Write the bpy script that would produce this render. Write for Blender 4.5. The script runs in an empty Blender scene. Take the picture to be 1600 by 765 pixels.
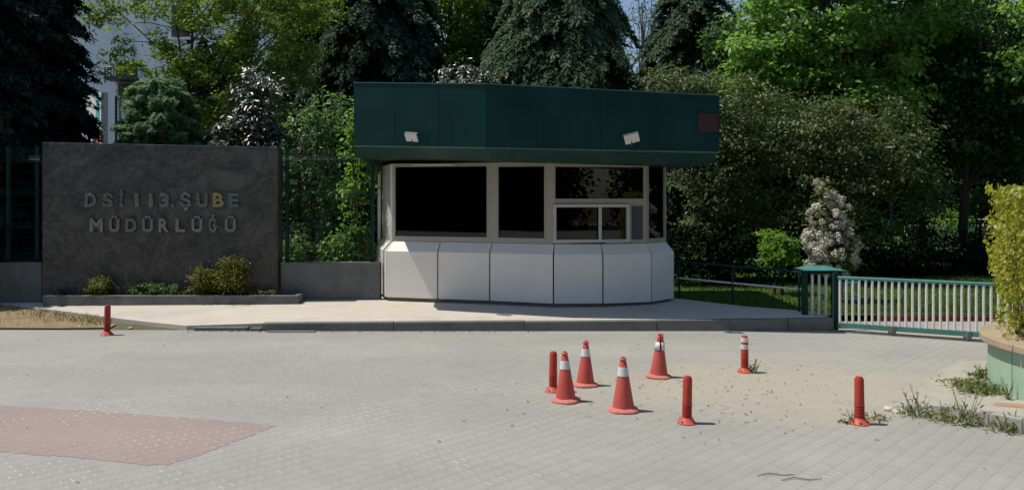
import bpy, bmesh, math, random
import numpy as np
from mathutils import Vector, Matrix, noise

SC = bpy.context.scene
COL = SC.collection
R = math.radians
random.seed(7)
rng = np.random.default_rng(11)

# ------------------------------------------------------------------ camera, sky, sun, exposure
F, YH, HC = 1256.0, 307.0, 2.0           # focal length in photo pixels, horizon row, eye height
cam_d = bpy.data.cameras.new('camera')
cam_d.sensor_width = 36.0
cam_d.lens = F / 1600 * 36
cam_d.shift_y = -(382.5 - YH) / 1600
cam_d.clip_start, cam_d.clip_end = 0.1, 2000
cam = bpy.data.objects.new('camera', cam_d)
cam.location = (0, 0, HC)
cam.rotation_euler = (R(90), 0, 0)
COL.objects.link(cam)
SC.camera = cam

SUN = Vector((-0.52, 0.042, 1.0)).normalized()      # towards the sun
W = bpy.data.worlds.new('World')
SC.world = W
W.use_nodes = True
nt = W.node_tree
sky = nt.nodes.new('ShaderNodeTexSky')
sky.sky_type = 'NISHITA'
sky.sun_disc = False
sky.sun_elevation = math.asin(SUN.z)
sky.sun_rotation = math.atan2(SUN.x, SUN.y)
sky.air_density = 1.0
sky.dust_density = 0.6
bg = nt.nodes['Background']
bg.inputs['Strength'].default_value = 0.105
nt.links.new(sky.outputs[0], bg.inputs[0])

sun_d = bpy.data.lights.new('sun', 'SUN')
sun_d.energy = 4.0
sun_d.angle = R(0.5)
sun_d.color = (1.0, 0.945, 0.835)
sun = bpy.data.objects.new('sun', sun_d)
sun.rotation_euler = SUN.to_track_quat('Z', 'Y').to_euler()
COL.objects.link(sun)

SC.view_settings.view_transform = 'Standard'
SC.view_settings.look = 'None'
SC.view_settings.exposure = 0.0
SC.view_settings.gamma = 1.0
SC.view_settings.use_curve_mapping = False
SC.render.engine = 'CYCLES'
SC.cycles.max_bounces = 7
SC.cycles.diffuse_bounces = 4
SC.cycles.glossy_bounces = 3
SC.cycles.transparent_max_bounces = 8


def G(px, py, z=0.0):
    """ground point seen at a photo pixel, for ground of height z"""
    Y = F * (HC - z) / (py - YH)
    return Vector(((px - 800) * Y / F, Y, z))


def X(px, Y):
    return (px - 800) * Y / F


def Z(py, Y):
    return HC + (YH - py) * Y / F


# ------------------------------------------------------------------ materials
def nodes(name):
    m = bpy.data.materials.new(name)
    m.use_nodes = True
    t = m.node_tree
    return m, t, t.nodes['Principled BSDF'], t.nodes, t.links


def N(t, kind, **kw):
    n = t.nodes.new(kind)
    for k, v in kw.items():
        if k in n.inputs.keys():
            n.inputs[k].default_value = v
        else:
            setattr(n, k, v)
    return n


def mathn(t, op, a, b=None, c=None):
    n = t.nodes.new('ShaderNodeMath')
    n.operation = op
    for i, v in enumerate((a, b, c)):
        if v is None:
            continue
        if isinstance(v, (int, float)):
            n.inputs[i].default_value = v
        else:
            t.links.new(v, n.inputs[i])
    return n.outputs[0]


def mixc(t, fac, a, b, mode='MIX'):
    n = t.nodes.new('ShaderNodeMix')
    n.data_type = 'RGBA'
    n.blend_type = mode
    for s, v in ((n.inputs[0], fac), (n.inputs[6], a), (n.inputs[7], b)):
        if isinstance(v, (int, float)):
            s.default_value = v
        elif isinstance(v, tuple):
            s.default_value = v if len(v) == 4 else (*v, 1)
        else:
            t.links.new(v, s)
    return n.outputs[2]


def ramp(t, fac, stops):
    n = t.nodes.new('ShaderNodeValToRGB')
    e = n.color_ramp.elements
    while len(e) < len(stops):
        e.new(0.5)
    for el, (p, c) in zip(e, stops):
        el.position = p
        el.color = c if len(c) == 4 else (*c, 1)
    t.links.new(fac, n.inputs[0])
    return n.outputs[0]


def coords(t, scale=(1, 1, 1), rot=(0, 0, 0)):
    tc = t.nodes.new('ShaderNodeTexCoord')
    mp = t.nodes.new('ShaderNodeMapping')
    mp.inputs['Scale'].default_value = scale
    mp.inputs['Rotation'].default_value = rot
    t.links.new(tc.outputs['Object'], mp.inputs['Vector'])
    return mp.outputs[0]


def noi(t, vec, scale, detail=4, rough=0.55, dist=0.0):
    n = N(t, 'ShaderNodeTexNoise', Scale=scale, Detail=detail, Roughness=rough, Distortion=dist)
    if vec is not None:
        t.links.new(vec, n.inputs['Vector'])
    return n.outputs[0]


def bump(t, b, h, strength=0.3, dist=0.02):
    n = N(t, 'ShaderNodeBump', Strength=strength, Distance=dist)
    t.links.new(h, n.inputs['Height'])
    t.links.new(n.outputs[0], b.inputs['Normal'])


def mottled(name, c, rough=0.6, var=0.25, scale=6, spec=0.4, metallic=0.0, bumpk=0.15, dirt=None, dscale=1.5, coat=0.0):
    """painted / plastic / concrete surface: base colour with a fine mottle and larger soiling"""
    m, t, b, ns, lk = nodes(name)
    v = coords(t)
    n1 = noi(t, v, scale, 6, 0.65)
    lo = tuple(x * (1 - var) for x in c)
    hi = tuple(min(1, x * (1 + var)) for x in c)
    colr = ramp(t, n1, [(0.3, lo), (0.7, hi)])
    if dirt:
        n2 = noi(t, v, dscale, 5, 0.7, 0.4)
        f = ramp(t, n2, [(0.5, (0, 0, 0)), (0.72, (1, 1, 1))])
        f2 = mathn(t, 'MULTIPLY', f, 0.55)
        colr = mixc(t, f2, colr, dirt)
    lk.new(colr, b.inputs['Base Color'])
    r = ramp(t, n1, [(0.25, (rough * 0.85,) * 3), (0.75, (min(1, rough * 1.15),) * 3)])
    lk.new(r, b.inputs['Roughness'])
    b.inputs['Specular IOR Level'].default_value = spec
    b.inputs['Metallic'].default_value = metallic
    if coat:
        b.inputs['Coat Weight'].default_value = coat
        b.inputs['Coat Roughness'].default_value = 0.15
    if bumpk:
        bump(t, b, noi(t, v, scale * 5, 5, 0.6), bumpk, 0.01)
    return m


def streaked(m, amount, col):
    """adds faint vertical run marks to a mottled material's base colour"""
    t = m.node_tree
    b = t.nodes['Principled BSDF']
    src = b.inputs['Base Color'].links[0].from_socket
    v = coords(t, (7, 7, .35))
    f = ramp(t, noi(t, v, 2.2, 6, 0.7, 0.2), [(0.5, (0, 0, 0)), (0.72, (1, 1, 1))])
    t.links.new(mixc(t, mathn(t, 'MULTIPLY', f, amount), src, col), b.inputs['Base Color'])


def leafmat(name, stops, rough=0.45, spec=0.5, trans=0.25, tcol=None):
    """stops: colours from the per-leaf attribute"""
    m, t, b, ns, lk = nodes(name)
    at = N(t, 'ShaderNodeAttribute', attribute_name='rnd')
    c = ramp(t, at.outputs['Fac'], stops)
    lk.new(c, b.inputs['Base Color'])
    b.inputs['Roughness'].default_value = rough
    b.inputs['Specular IOR Level'].default_value = spec
    if trans:
        tr = ns.new('ShaderNodeBsdfTranslucent')
        if tcol:
            cc = mixc(t, 0.6, c, tcol)
        else:
            cc = c
        lk.new(cc, tr.inputs[0])
        mx = ns.new('ShaderNodeMixShader')
        mx.inputs[0].default_value = trans
        lk.new(b.outputs[0], mx.inputs[1])
        lk.new(tr.outputs[0], mx.inputs[2])
        lk.new(mx.outputs[0], ns['Material Output'].inputs[0])
    return m


PAV_A, PAV_B, PAV_ROT = 0.074, 0.127, R(44)   # paver row spacing, paver length, lay angle


def paver_mat(name, tint, lo, hi, sand=True):
    m, t, b, ns, lk = nodes(name)
    tc = ns.new('ShaderNodeTexCoord')
    mp = ns.new('ShaderNodeMapping')
    mp.inputs['Rotation'].default_value = (0, 0, PAV_ROT)
    lk.new(tc.outputs['Object'], mp.inputs['Vector'])
    P = tc.outputs['Object']
    sp = ns.new('ShaderNodeSeparateXYZ')
    lk.new(mp.outputs[0], sp.inputs[0])
    wob = noi(t, P, 9.0, 2, 0.5)
    wob = mathn(t, 'MULTIPLY', mathn(t, 'SUBTRACT', wob, 0.5), 0.10)
    u = mathn(t, 'ADD', mathn(t, 'DIVIDE', sp.outputs[0], PAV_B), wob)
    v = mathn(t, 'ADD', mathn(t, 'DIVIDE', sp.outputs[1], PAV_A), wob)
    fu, fv = mathn(t, 'FRACT', u), mathn(t, 'FRACT', v)
    cu, cv = mathn(t, 'FLOOR', u), mathn(t, 'FLOOR', v)
    cb = ns.new('ShaderNodeCombineXYZ')
    lk.new(cu, cb.inputs[0])
    lk.new(cv, cb.inputs[1])
    wn = ns.new('ShaderNodeTexWhiteNoise')
    wn.noise_dimensions = '2D'
    lk.new(cb.outputs[0], wn.inputs[0])
    big = noi(t, P, 0.55, 5, 0.6, 0.6)
    mid = noi(t, P, 3.3, 6, 0.7)
    fine = noi(t, P, 90.0, 3, 0.7)
    tone = mathn(t, 'ADD', mathn(t, 'MULTIPLY', big, 0.45), mathn(t, 'MULTIPLY', mid, 0.35))
    tone = mathn(t, 'ADD', tone, mathn(t, 'MULTIPLY', fine, 0.2))
    c = ramp(t, tone, [(0.34, lo), (0.66, hi)])
    c = mixc(t, mathn(t, 'MULTIPLY', mathn(t, 'SUBTRACT', wn.outputs[0], 0.2), 0.26), c,
             tuple(x * 0.72 for x in lo))
    # wheel-polished bands running across the forecourt
    st = ns.new('ShaderNodeMapping')
    st.inputs['Rotation'].default_value = (0, 0, R(-12))
    st.inputs['Scale'].default_value = (0.10, 0.85, 1)
    lk.new(P, st.inputs[0])
    band = ramp(t, noi(t, st.outputs[0], 1.0, 3, 0.5, 0.3), [(0.42, (0, 0, 0)), (0.62, (1, 1, 1))])
    c = mixc(t, mathn(t, 'MULTIPLY', band, 0.20), c, tuple(min(1, x * 1.35) for x in hi))
    cw = ramp(t, noi(t, P, 0.8, 4, 0.6, 0.5), [(0.38, (1, 1, 1)), (0.6, (0, 0, 0))])
    c = mixc(t, mathn(t, 'MULTIPLY', cw, 0.35), c, tuple(x * k for x, k in zip(lo, (0.93, 0.98, 1.04))))
    st2 = ramp(t, noi(t, P, 0.37, 7, 0.72, 1.2), [(0.30, (1, 1, 1)), (0.40, (0, 0, 0))])
    c = mixc(t, mathn(t, 'MULTIPLY', st2, 0.22), c, tuple(x * 0.6 for x in lo))
    # joints: dark across, pale dashes along painting in sunlit paver edges
    j1 = mathn(t, 'GREATER_THAN', fu, 0.93)
    c = mixc(t, mathn(t, 'MULTIPLY', j1, 0.25), c, tuple(x * 0.45 for x in lo))
    j0 = mathn(t, 'MULTIPLY', mathn(t, 'LESS_THAN', fv, 0.10), mathn(t, 'GREATER_THAN', fu, 0.62))
    c = mixc(t, mathn(t, 'MULTIPLY', j0, 0.26), c, tuple(x * 0.5 for x in lo))
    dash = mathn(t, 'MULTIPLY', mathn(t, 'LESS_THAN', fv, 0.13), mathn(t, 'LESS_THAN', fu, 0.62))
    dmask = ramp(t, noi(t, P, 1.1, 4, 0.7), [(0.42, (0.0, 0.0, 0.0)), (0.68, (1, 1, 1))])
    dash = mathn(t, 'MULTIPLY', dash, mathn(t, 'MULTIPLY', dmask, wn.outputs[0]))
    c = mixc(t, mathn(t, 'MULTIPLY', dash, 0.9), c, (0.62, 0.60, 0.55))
    if sand:
        s1 = ns.new('ShaderNodeVectorMath')
        s1.operation = 'SUBTRACT'
        lk.new(P, s1.inputs[0])
        s1.inputs[1].default_value = (2.75, 8.5, 0)
        s2 = ns.new('ShaderNodeVectorMath')
        s2.operation = 'MULTIPLY'
        lk.new(s1.outputs[0], s2.inputs[0])
        s2.inputs[1].default_value = (0.40, 0.62, 0)
        ln = ns.new('ShaderNodeVectorMath')
        ln.operation = 'LENGTH'
        lk.new(s2.outputs[0], ln.inputs[0])
        d = mathn(t, 'ADD', ln.outputs['Value'], mathn(t, 'MULTIPLY', mathn(t, 'SUBTRACT', noi(t, P, 1.6, 6, 0.7), 0.5), 1.3))
        sm = ramp(t, d, [(0.45, (1, 1, 1)), (1.05, (0, 0, 0))])
        grit = ramp(t, noi(t, P, 22, 5, 0.8), [(0.35, (0.35, 0.35, 0.35)), (0.6, (1, 1, 1))])
        c = mixc(t, mathn(t, 'MULTIPLY', mathn(t, 'MULTIPLY', sm, grit), 0.9), c, (0.45, 0.40, 0.305))
    spk = ramp(t, noi(t, P, 34, 2, 0.5), [(0.27, (1, 1, 1)), (0.31, (0, 0, 0))])
    c = mixc(t, mathn(t, 'MULTIPLY', spk, 0.45), c, (0.12, 0.11, 0.09))
    lk.new(c, b.inputs['Base Color'])
    b.inputs['Roughness'].default_value = 0.9
    b.inputs['Specular IOR Level'].default_value = 0.25
    hgt = mathn(t, 'SUBTRACT', mathn(t, 'MULTIPLY', wn.outputs[0], 0.35), mathn(t, 'MULTIPLY', mathn(t, 'MAXIMUM', j1, mathn(t, 'LESS_THAN', fv, 0.08)), 0.8))
    hgt = mathn(t, 'ADD', hgt, mathn(t, 'MULTIPLY', fine, 0.5))
    bump(t, b, hgt, 0.22, 0.003)
    return m


def stone_mat():
    m, t, b, ns, lk = nodes('veined_granite')
    v = coords(t)
    n = noi(t, v, 1.1, 8, 0.62, 1.4)
    n2 = noi(t, v, 7, 8, 0.7, 0.8)
    c = ramp(t, n, [(0.28, (0.028, 0.032, 0.030)), (0.47, (0.060, 0.063, 0.058)), (0.70, (0.130, 0.124, 0.106))])
    c = mixc(t, 0.35, c, ramp(t, n2, [(0.3, (0.03, 0.033, 0.033)), (0.7, (0.13, 0.115, 0.1))]))
    ve = mathn(t, 'ABSOLUTE', mathn(t, 'SUBTRACT', noi(t, v, 0.9, 9, 0.62, 2.6), 0.5))
    vf = ramp(t, ve, [(0.0, (1, 1, 1)), (0.04, (0, 0, 0))])
    c = mixc(t, mathn(t, 'MULTIPLY', vf, 0.6), c, (0.018, 0.017, 0.016))
    ve2 = mathn(t, 'ABSOLUTE', mathn(t, 'SUBTRACT', noi(t, v, 2.1, 9, 0.65, 1.8), 0.47))
    vf2 = ramp(t, ve2, [(0.0, (1, 1, 1)), (0.012, (0, 0, 0))])
    c = mixc(t, mathn(t, 'MULTIPLY', vf2, 0.35), c, (0.22, 0.19, 0.16))
    lk.new(c, b.inputs['Base Color'])
    b.inputs['Roughness'].default_value = 0.42
    b.inputs['Specular IOR Level'].default_value = 0.3
    return m


def glass_mat(name='window_glass', tint=0.38, refl=0.9):
    m, t, b, ns, lk = nodes(name)
    ns.remove(b)
    tr = ns.new('ShaderNodeBsdfTransparent')
    tr.inputs[0].default_value = (tint * 0.9, tint, tint * 0.98, 1)
    gl = ns.new('ShaderNodeBsdfGlossy')
    gl.inputs['Roughness'].default_value = 0.01
    gl.inputs[0].default_value = (refl, refl, refl, 1)
    fr = N(t, 'ShaderNodeFresnel', IOR=1.5)
    mx = ns.new('ShaderNodeMixShader')
    lk.new(fr.outputs[0], mx.inputs[0])
    lk.new(tr.outputs[0], mx.inputs[1])
    lk.new(gl.outputs[0], mx.inputs[2])
    lk.new(mx.outputs[0], ns['Material Output'].inputs[0])
    return m


def grass_ground(name, a, c, d):
    m, t, b, ns, lk = nodes(name)
    v = coords(t)
    k = ramp(t, noi(t, v, 2.5, 8, 0.7), [(0.3, a), (0.5, c), (0.72, d)])
    lk.new(k, b.inputs['Base Color'])
    b.inputs['Roughness'].default_value = 1
    b.inputs['Specular IOR Level'].default_value = 0.1
    bump(t, b, noi(t, v, 40, 4, 0.7), 0.6, 0.03)
    return m


M = {}
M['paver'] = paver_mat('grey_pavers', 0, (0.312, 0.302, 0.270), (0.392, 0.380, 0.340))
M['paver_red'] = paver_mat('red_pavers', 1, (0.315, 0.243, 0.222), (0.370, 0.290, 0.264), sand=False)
M['earth'] = grass_ground('bare_earth', (0.10, 0.09, 0.05), (0.16, 0.14, 0.09), (0.22, 0.18, 0.12))
M['lawn'] = grass_ground('lawn_soil', (0.04, 0.07, 0.015), (0.07, 0.13, 0.025), (0.10, 0.16, 0.04))
M['dry'] = grass_ground('dry_verge', (0.20, 0.145, 0.08), (0.30, 0.235, 0.14), (0.36, 0.29, 0.19))
M['slab'] = mottled('pavement_concrete', (0.585, 0.53, 0.455), 0.9, 0.08, 2.2, 0.2, bumpk=0.2, dirt=(0.38, 0.34, 0.29), dscale=1.1)
M['kerb'] = mottled('kerb_concrete', (0.165, 0.172, 0.16), 0.9, 0.18, 5, 0.2, bumpk=0.4, dirt=(0.12, 0.12, 0.11), dscale=2.5)
M['kerb_pale'] = mottled('pale_kerb_concrete', (0.37, 0.355, 0.32), 0.9, 0.16, 5, 0.2, bumpk=0.4, dirt=(0.24, 0.225, 0.19), dscale=2.5)
M['kerb_dark'] = mottled('weathered_concrete', (0.16, 0.165, 0.16), 0.9, 0.25, 3.5, 0.2, bumpk=0.4, dirt=(0.07, 0.075, 0.07), dscale=2)
M['low_wall'] = mottled('grey_render', (0.145, 0.155, 0.15), 0.85, 0.22, 2.5, 0.25, bumpk=0.3, dirt=(0.08, 0.09, 0.088), dscale=1.6)
streaked(M['low_wall'], 0.4, (0.075, 0.085, 0.08))
M['stone'] = stone_mat()
M['panel'] = mottled('white_panel', (0.84, 0.81, 0.75), 0.45, 0.03, 1.5, 0.4, bumpk=0.0, dirt=(0.74, 0.71, 0.66), dscale=0.9)
streaked(M['panel'], 0.11, (0.56, 0.52, 0.45))
M['cream'] = mottled('cream_cladding', (0.62, 0.59, 0.53), 0.5, 0.05, 2, 0.4, bumpk=0.0, dirt=(0.45, 0.42, 0.36), dscale=1.4)
M['frame'] = mottled('beige_frame', (0.38, 0.352, 0.30), 0.5, 0.05, 8, 0.4, bumpk=0.0)
M['frame_light'] = mottled('pale_sash', (0.55, 0.53, 0.49), 0.45, 0.05, 8, 0.4, bumpk=0.0)
M['grey_panel'] = mottled('grey_infill', (0.07, 0.072, 0.075), 0.5, 0.1, 6, 0.4, bumpk=0.0)
M['fascia'] = mottled('dark_green_sheet', (0.005, 0.034, 0.032), 0.34, 0.18, 1.3, 0.16, bumpk=0.0, dirt=(0.010, 0.036, 0.033), dscale=2.2)
M['seam'] = mottled('green_trim', (0.05, 0.115, 0.105), 0.4, 0.2, 4, 0.4, bumpk=0.0)
streaked(M['fascia'], 0.35, (0.016, 0.046, 0.044))
M['skirt'] = mottled('green_skirt', (0.007, 0.039, 0.033), 0.45, 0.18, 2, 0.25, bumpk=0.0, dirt=(0.05, 0.075, 0.06))
M['inside'] = mottled('dim_interior', (0.11, 0.10, 0.09), 0.8, 0.2, 3, 0.2, bumpk=0.0)
M['gap'] = mottled('dark_joint', (0.02, 0.02, 0.022), 0.8, 0.1, 3, 0.2, bumpk=0.0)
M['glass'] = glass_mat()
M['glass_clear'] = glass_mat('clear_glass', 0.75)
M['teal'] = mottled('teal_paint', (0.075, 0.24, 0.21), 0.45, 0.15, 7, 0.45, bumpk=0.1, dirt=(0.06, 0.12, 0.10), dscale=4)
M['teal_dark'] = mottled('dark_green_paint', (0.010, 0.045, 0.037), 0.5, 0.2, 7, 0.15, bumpk=0.1)
M['white_bar'] = mottled('white_bar_paint', (0.72, 0.70, 0.67), 0.45, 0.06, 9, 0.4, bumpk=0.1, dirt=(0.60, 0.54, 0.48), dscale=6)
M['steel'] = mottled('dull_steel', (0.22, 0.21, 0.20), 0.5, 0.25, 14, 0.4, 0.4, 0.2)
M['lamp_face'] = mottled('lamp_face', (0.60, 0.60, 0.57), 0.25, 0.04, 10, 0.5, bumpk=0.0)
M['lamp_body'] = mottled('lamp_body', (0.05, 0.055, 0.055), 0.5, 0.1, 10, 0.4, bumpk=0.0)
M['red_plate'] = mottled('red_plate', (0.034, 0.011, 0.011), 0.5, 0.2, 6, 0.4, bumpk=0.0)
M['cone'] = mottled('cone_red_plastic', (0.56, 0.098, 0.078), 0.55, 0.12, 9, 0.4, bumpk=0.1, dirt=(0.45, 0.12, 0.09), dscale=6)
M['cone_base'] = mottled('cone_base_plastic', (0.60, 0.19, 0.155), 0.7, 0.12, 12, 0.3, bumpk=0.2, dirt=(0.42, 0.2, 0.16), dscale=7)
M['band'] = mottled('reflective_band', (0.70, 0.71, 0.72), 0.35, 0.06, 14, 0.5, bumpk=0.05, dirt=(0.5, 0.47, 0.43), dscale=8)
M['post'] = mottled('post_red_plastic', (0.47, 0.050, 0.030), 0.5, 0.12, 10, 0.4, bumpk=0.1, dirt=(0.38, 0.07, 0.05), dscale=8)
M['post_base'] = mottled('post_base_plastic', (0.58, 0.105, 0.06), 0.55, 0.12, 12, 0.4, bumpk=0.1, dirt=(0.45, 0.14, 0.1), dscale=9)
M['dark_post'] = mottled('faded_red_plastic', (0.36, 0.035, 0.032), 0.5, 0.15, 12, 0.35, bumpk=0.1)
M['mint'] = mottled('mint_paint', (0.36, 0.50, 0.37), 0.8, 0.07, 3, 0.25, bumpk=0.25, dirt=(0.26, 0.36, 0.27), dscale=2.5)
M['cap'] = mottled('tan_coping', (0.42, 0.33, 0.23), 0.8, 0.12, 5, 0.25, bumpk=0.3, dirt=(0.25, 0.18, 0.11), dscale=4)
M['tile'] = mottled('terracotta_slab', (0.42, 0.25, 0.17), 0.9, 0.15, 6, 0.2, bumpk=0.3)
M['soil'] = mottled('dark_soil', (0.045, 0.036, 0.026), 1.0, 0.3, 9, 0.1, bumpk=0.6)
M['litter'] = mottled('dead_litter', (0.19, 0.165, 0.12), 0.9, 0.5, 30, 0.2, bumpk=0.0)
M['rubble'] = mottled('pale_rubble', (0.56, 0.53, 0.46), 0.95, 0.15, 12, 0.2, bumpk=0.4)
M['bark'] = mottled('bark', (0.055, 0.045, 0.036), 0.95, 0.35, 9, 0.15, bumpk=0.6)
M['bark_pale'] = mottled('pale_bark', (0.17, 0.145, 0.115), 0.95, 0.35, 9, 0.15, bumpk=0.5)
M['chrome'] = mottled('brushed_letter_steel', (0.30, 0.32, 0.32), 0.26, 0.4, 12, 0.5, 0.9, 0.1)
M['yellow_sheen'] = mottled('yellow_sheen_letter', (0.36, 0.32, 0.17), 0.32, 0.2, 18, 0.5, 0.7, 0.1)  # yellowish reflection on the letter put into its metal colour
M['blue_sheen'] = mottled('blue_sheen_letter', (0.17, 0.25, 0.29), 0.30, 0.2, 18, 0.5, 0.8, 0.1)  # bluish reflection on these letters painted in as metal tint
M['house'] = mottled('pale_blue_render', (0.66, 0.76, 0.82), 0.9, 0.06, 0.6, 0.2, bumpk=0.0, dirt=(0.54, 0.62, 0.68), dscale=0.3)
M['house_white'] = mottled('white_render', (0.70, 0.70, 0.70), 0.9, 0.08, 0.6, 0.2, bumpk=0.0)
M['house_dark'] = mottled('dark_opening', (0.03, 0.034, 0.04), 0.5, 0.2, 1, 0.4, bumpk=0.0)
M['mural_teal'] = mottled('teal_wall_paint', (0.10, 0.42, 0.44), 0.8, 0.12, 4, 0.2, bumpk=0.0)
M['mural_pink'] = mottled('pink_wall_paint', (0.60, 0.08, 0.18), 0.8, 0.12, 4, 0.2, bumpk=0.0)
M['mural_purple'] = mottled('purple_wall_paint', (0.22, 0.12, 0.36), 0.8, 0.12, 4, 0.2, bumpk=0.0)
M['brick_kerb'] = mottled('maroon_kerb_paint', (0.20, 0.035, 0.035), 0.8, 0.2, 8, 0.2, bumpk=0.2)
M['path'] = mottled('beige_path', (0.42, 0.37, 0.31), 0.95, 0.12, 3, 0.2, bumpk=0.3, dirt=(0.3, 0.26, 0.21))
M['worn'] = mottled('worn_paving', (0.41, 0.385, 0.325), 0.95, 0.12, 4, 0.2, bumpk=0.3, dirt=(0.34, 0.30, 0.235), dscale=2.2)
M['twig'] = mottled('grey_twig', (0.24, 0.22, 0.175), 0.9, 0.3, 20, 0.2, bumpk=0)
M['blue_pole'] = mottled('blue_pole_paint', (0.12, 0.24, 0.34), 0.5, 0.15, 8, 0.4, bumpk=0.0)

L = {}
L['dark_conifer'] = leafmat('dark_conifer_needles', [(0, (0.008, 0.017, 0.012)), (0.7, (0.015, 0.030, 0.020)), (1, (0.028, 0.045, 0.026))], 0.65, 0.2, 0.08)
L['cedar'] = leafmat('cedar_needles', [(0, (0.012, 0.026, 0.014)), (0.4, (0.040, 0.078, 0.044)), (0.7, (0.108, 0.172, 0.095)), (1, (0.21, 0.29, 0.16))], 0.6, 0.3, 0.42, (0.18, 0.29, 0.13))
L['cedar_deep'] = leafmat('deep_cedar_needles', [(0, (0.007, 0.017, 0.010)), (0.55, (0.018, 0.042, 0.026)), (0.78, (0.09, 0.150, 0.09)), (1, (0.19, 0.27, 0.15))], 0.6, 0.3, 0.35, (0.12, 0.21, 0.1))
L['pine'] = leafmat('soft_pine_needles', [(0, (0.07, 0.15, 0.065)), (0.5, (0.17, 0.28, 0.14)), (1, (0.25, 0.37, 0.19))], 0.55, 0.3, 0.5, (0.32, 0.52, 0.22))
L['lime'] = leafmat('yellow_green_leaves', [(0, (0.065, 0.11, 0.016)), (0.6, (0.125, 0.195, 0.030)), (1, (0.22, 0.28, 0.06))], 0.5, 0.4, 0.55, (0.38, 0.56, 0.07))
L['maple'] = leafmat('bright_green_leaves', [(0, (0.05, 0.12, 0.018)), (0.6, (0.115, 0.235, 0.038)), (1, (0.22, 0.37, 0.09))], 0.42, 0.5, 0.55, (0.42, 0.72, 0.12))
L['glossy'] = leafmat('glossy_evergreen_leaves', [(0, (0.018, 0.034, 0.014)), (0.6, (0.036, 0.058, 0.024)), (1, (0.085, 0.085, 0.05))], 0.37, 1.0, 0.1)
L['olive'] = leafmat('olive_bronze_leaves', [(0, (0.022, 0.038, 0.011)), (0.5, (0.064, 0.098, 0.026)), (0.85, (0.135, 0.155, 0.042)), (1, (0.24, 0.22, 0.09))], 0.42, 0.5, 0.35, (0.26, 0.38, 0.06))
L['laurel'] = leafmat('mid_green_leaves', [(0, (0.026, 0.066, 0.022)), (0.6, (0.075, 0.155, 0.050)), (1, (0.16, 0.26, 0.10))], 0.42, 0.6, 0.45, (0.26, 0.5, 0.1))
L['fresh'] = leafmat('fresh_green_leaves', [(0, (0.08, 0.18, 0.02)), (0.6, (0.15, 0.30, 0.04)), (1, (0.24, 0.40, 0.08))], 0.45, 0.45, 0.5, (0.36, 0.64, 0.07))
L['flower'] = leafmat('cream_flowers', [(0, (0.60, 0.54, 0.44)), (0.7, (0.80, 0.76, 0.68)), (1, (0.86, 0.84, 0.79))], 0.7, 0.2, 0.35)
L['hedge'] = leafmat('golden_hedge_leaves', [(0, (0.09, 0.16, 0.02)), (0.35, (0.23, 0.28, 0.03)), (0.7, (0.43, 0.42, 0.045)), (0.92, (0.54, 0.50, 0.09)), (1, (0.62, 0.60, 0.34))], 0.42, 0.5, 0.5, (0.66, 0.68, 0.07))
L['planter'] = leafmat('planter_bush_leaves', [(0, (0.06, 0.075, 0.008)), (0.6, (0.14, 0.155, 0.016)), (1, (0.24, 0.24, 0.05))], 0.5, 0.35, 0.35, (0.3, 0.32, 0.03))
L['weed'] = leafmat('weed_leaves', [(0, (0.10, 0.14, 0.035)), (0.6, (0.20, 0.25, 0.07)), (1, (0.36, 0.36, 0.16))], 0.6, 0.3, 0.4)
L['dry'] = leafmat('dry_grass_blades', [(0, (0.16, 0.17, 0.04)), (0.6, (0.28, 0.26, 0.09)), (1, (0.40, 0.34, 0.17))], 0.7, 0.2, 0.3)
L['grass'] = leafmat('grass_blades', [(0, (0.05, 0.11, 0.015)), (0.6, (0.085, 0.17, 0.025)), (1, (0.15, 0.24, 0.05))], 0.6, 0.3, 0.3)
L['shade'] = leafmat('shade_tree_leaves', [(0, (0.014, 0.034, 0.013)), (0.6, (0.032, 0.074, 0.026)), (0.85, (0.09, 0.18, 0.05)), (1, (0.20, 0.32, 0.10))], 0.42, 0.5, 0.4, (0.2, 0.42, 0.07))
L['wood'] = leafmat('far_wood_leaves', [(0, (0.005, 0.011, 0.006)), (0.6, (0.011, 0.023, 0.010)), (1, (0.024, 0.042, 0.018))], 0.8, 0.03, 0)


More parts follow.
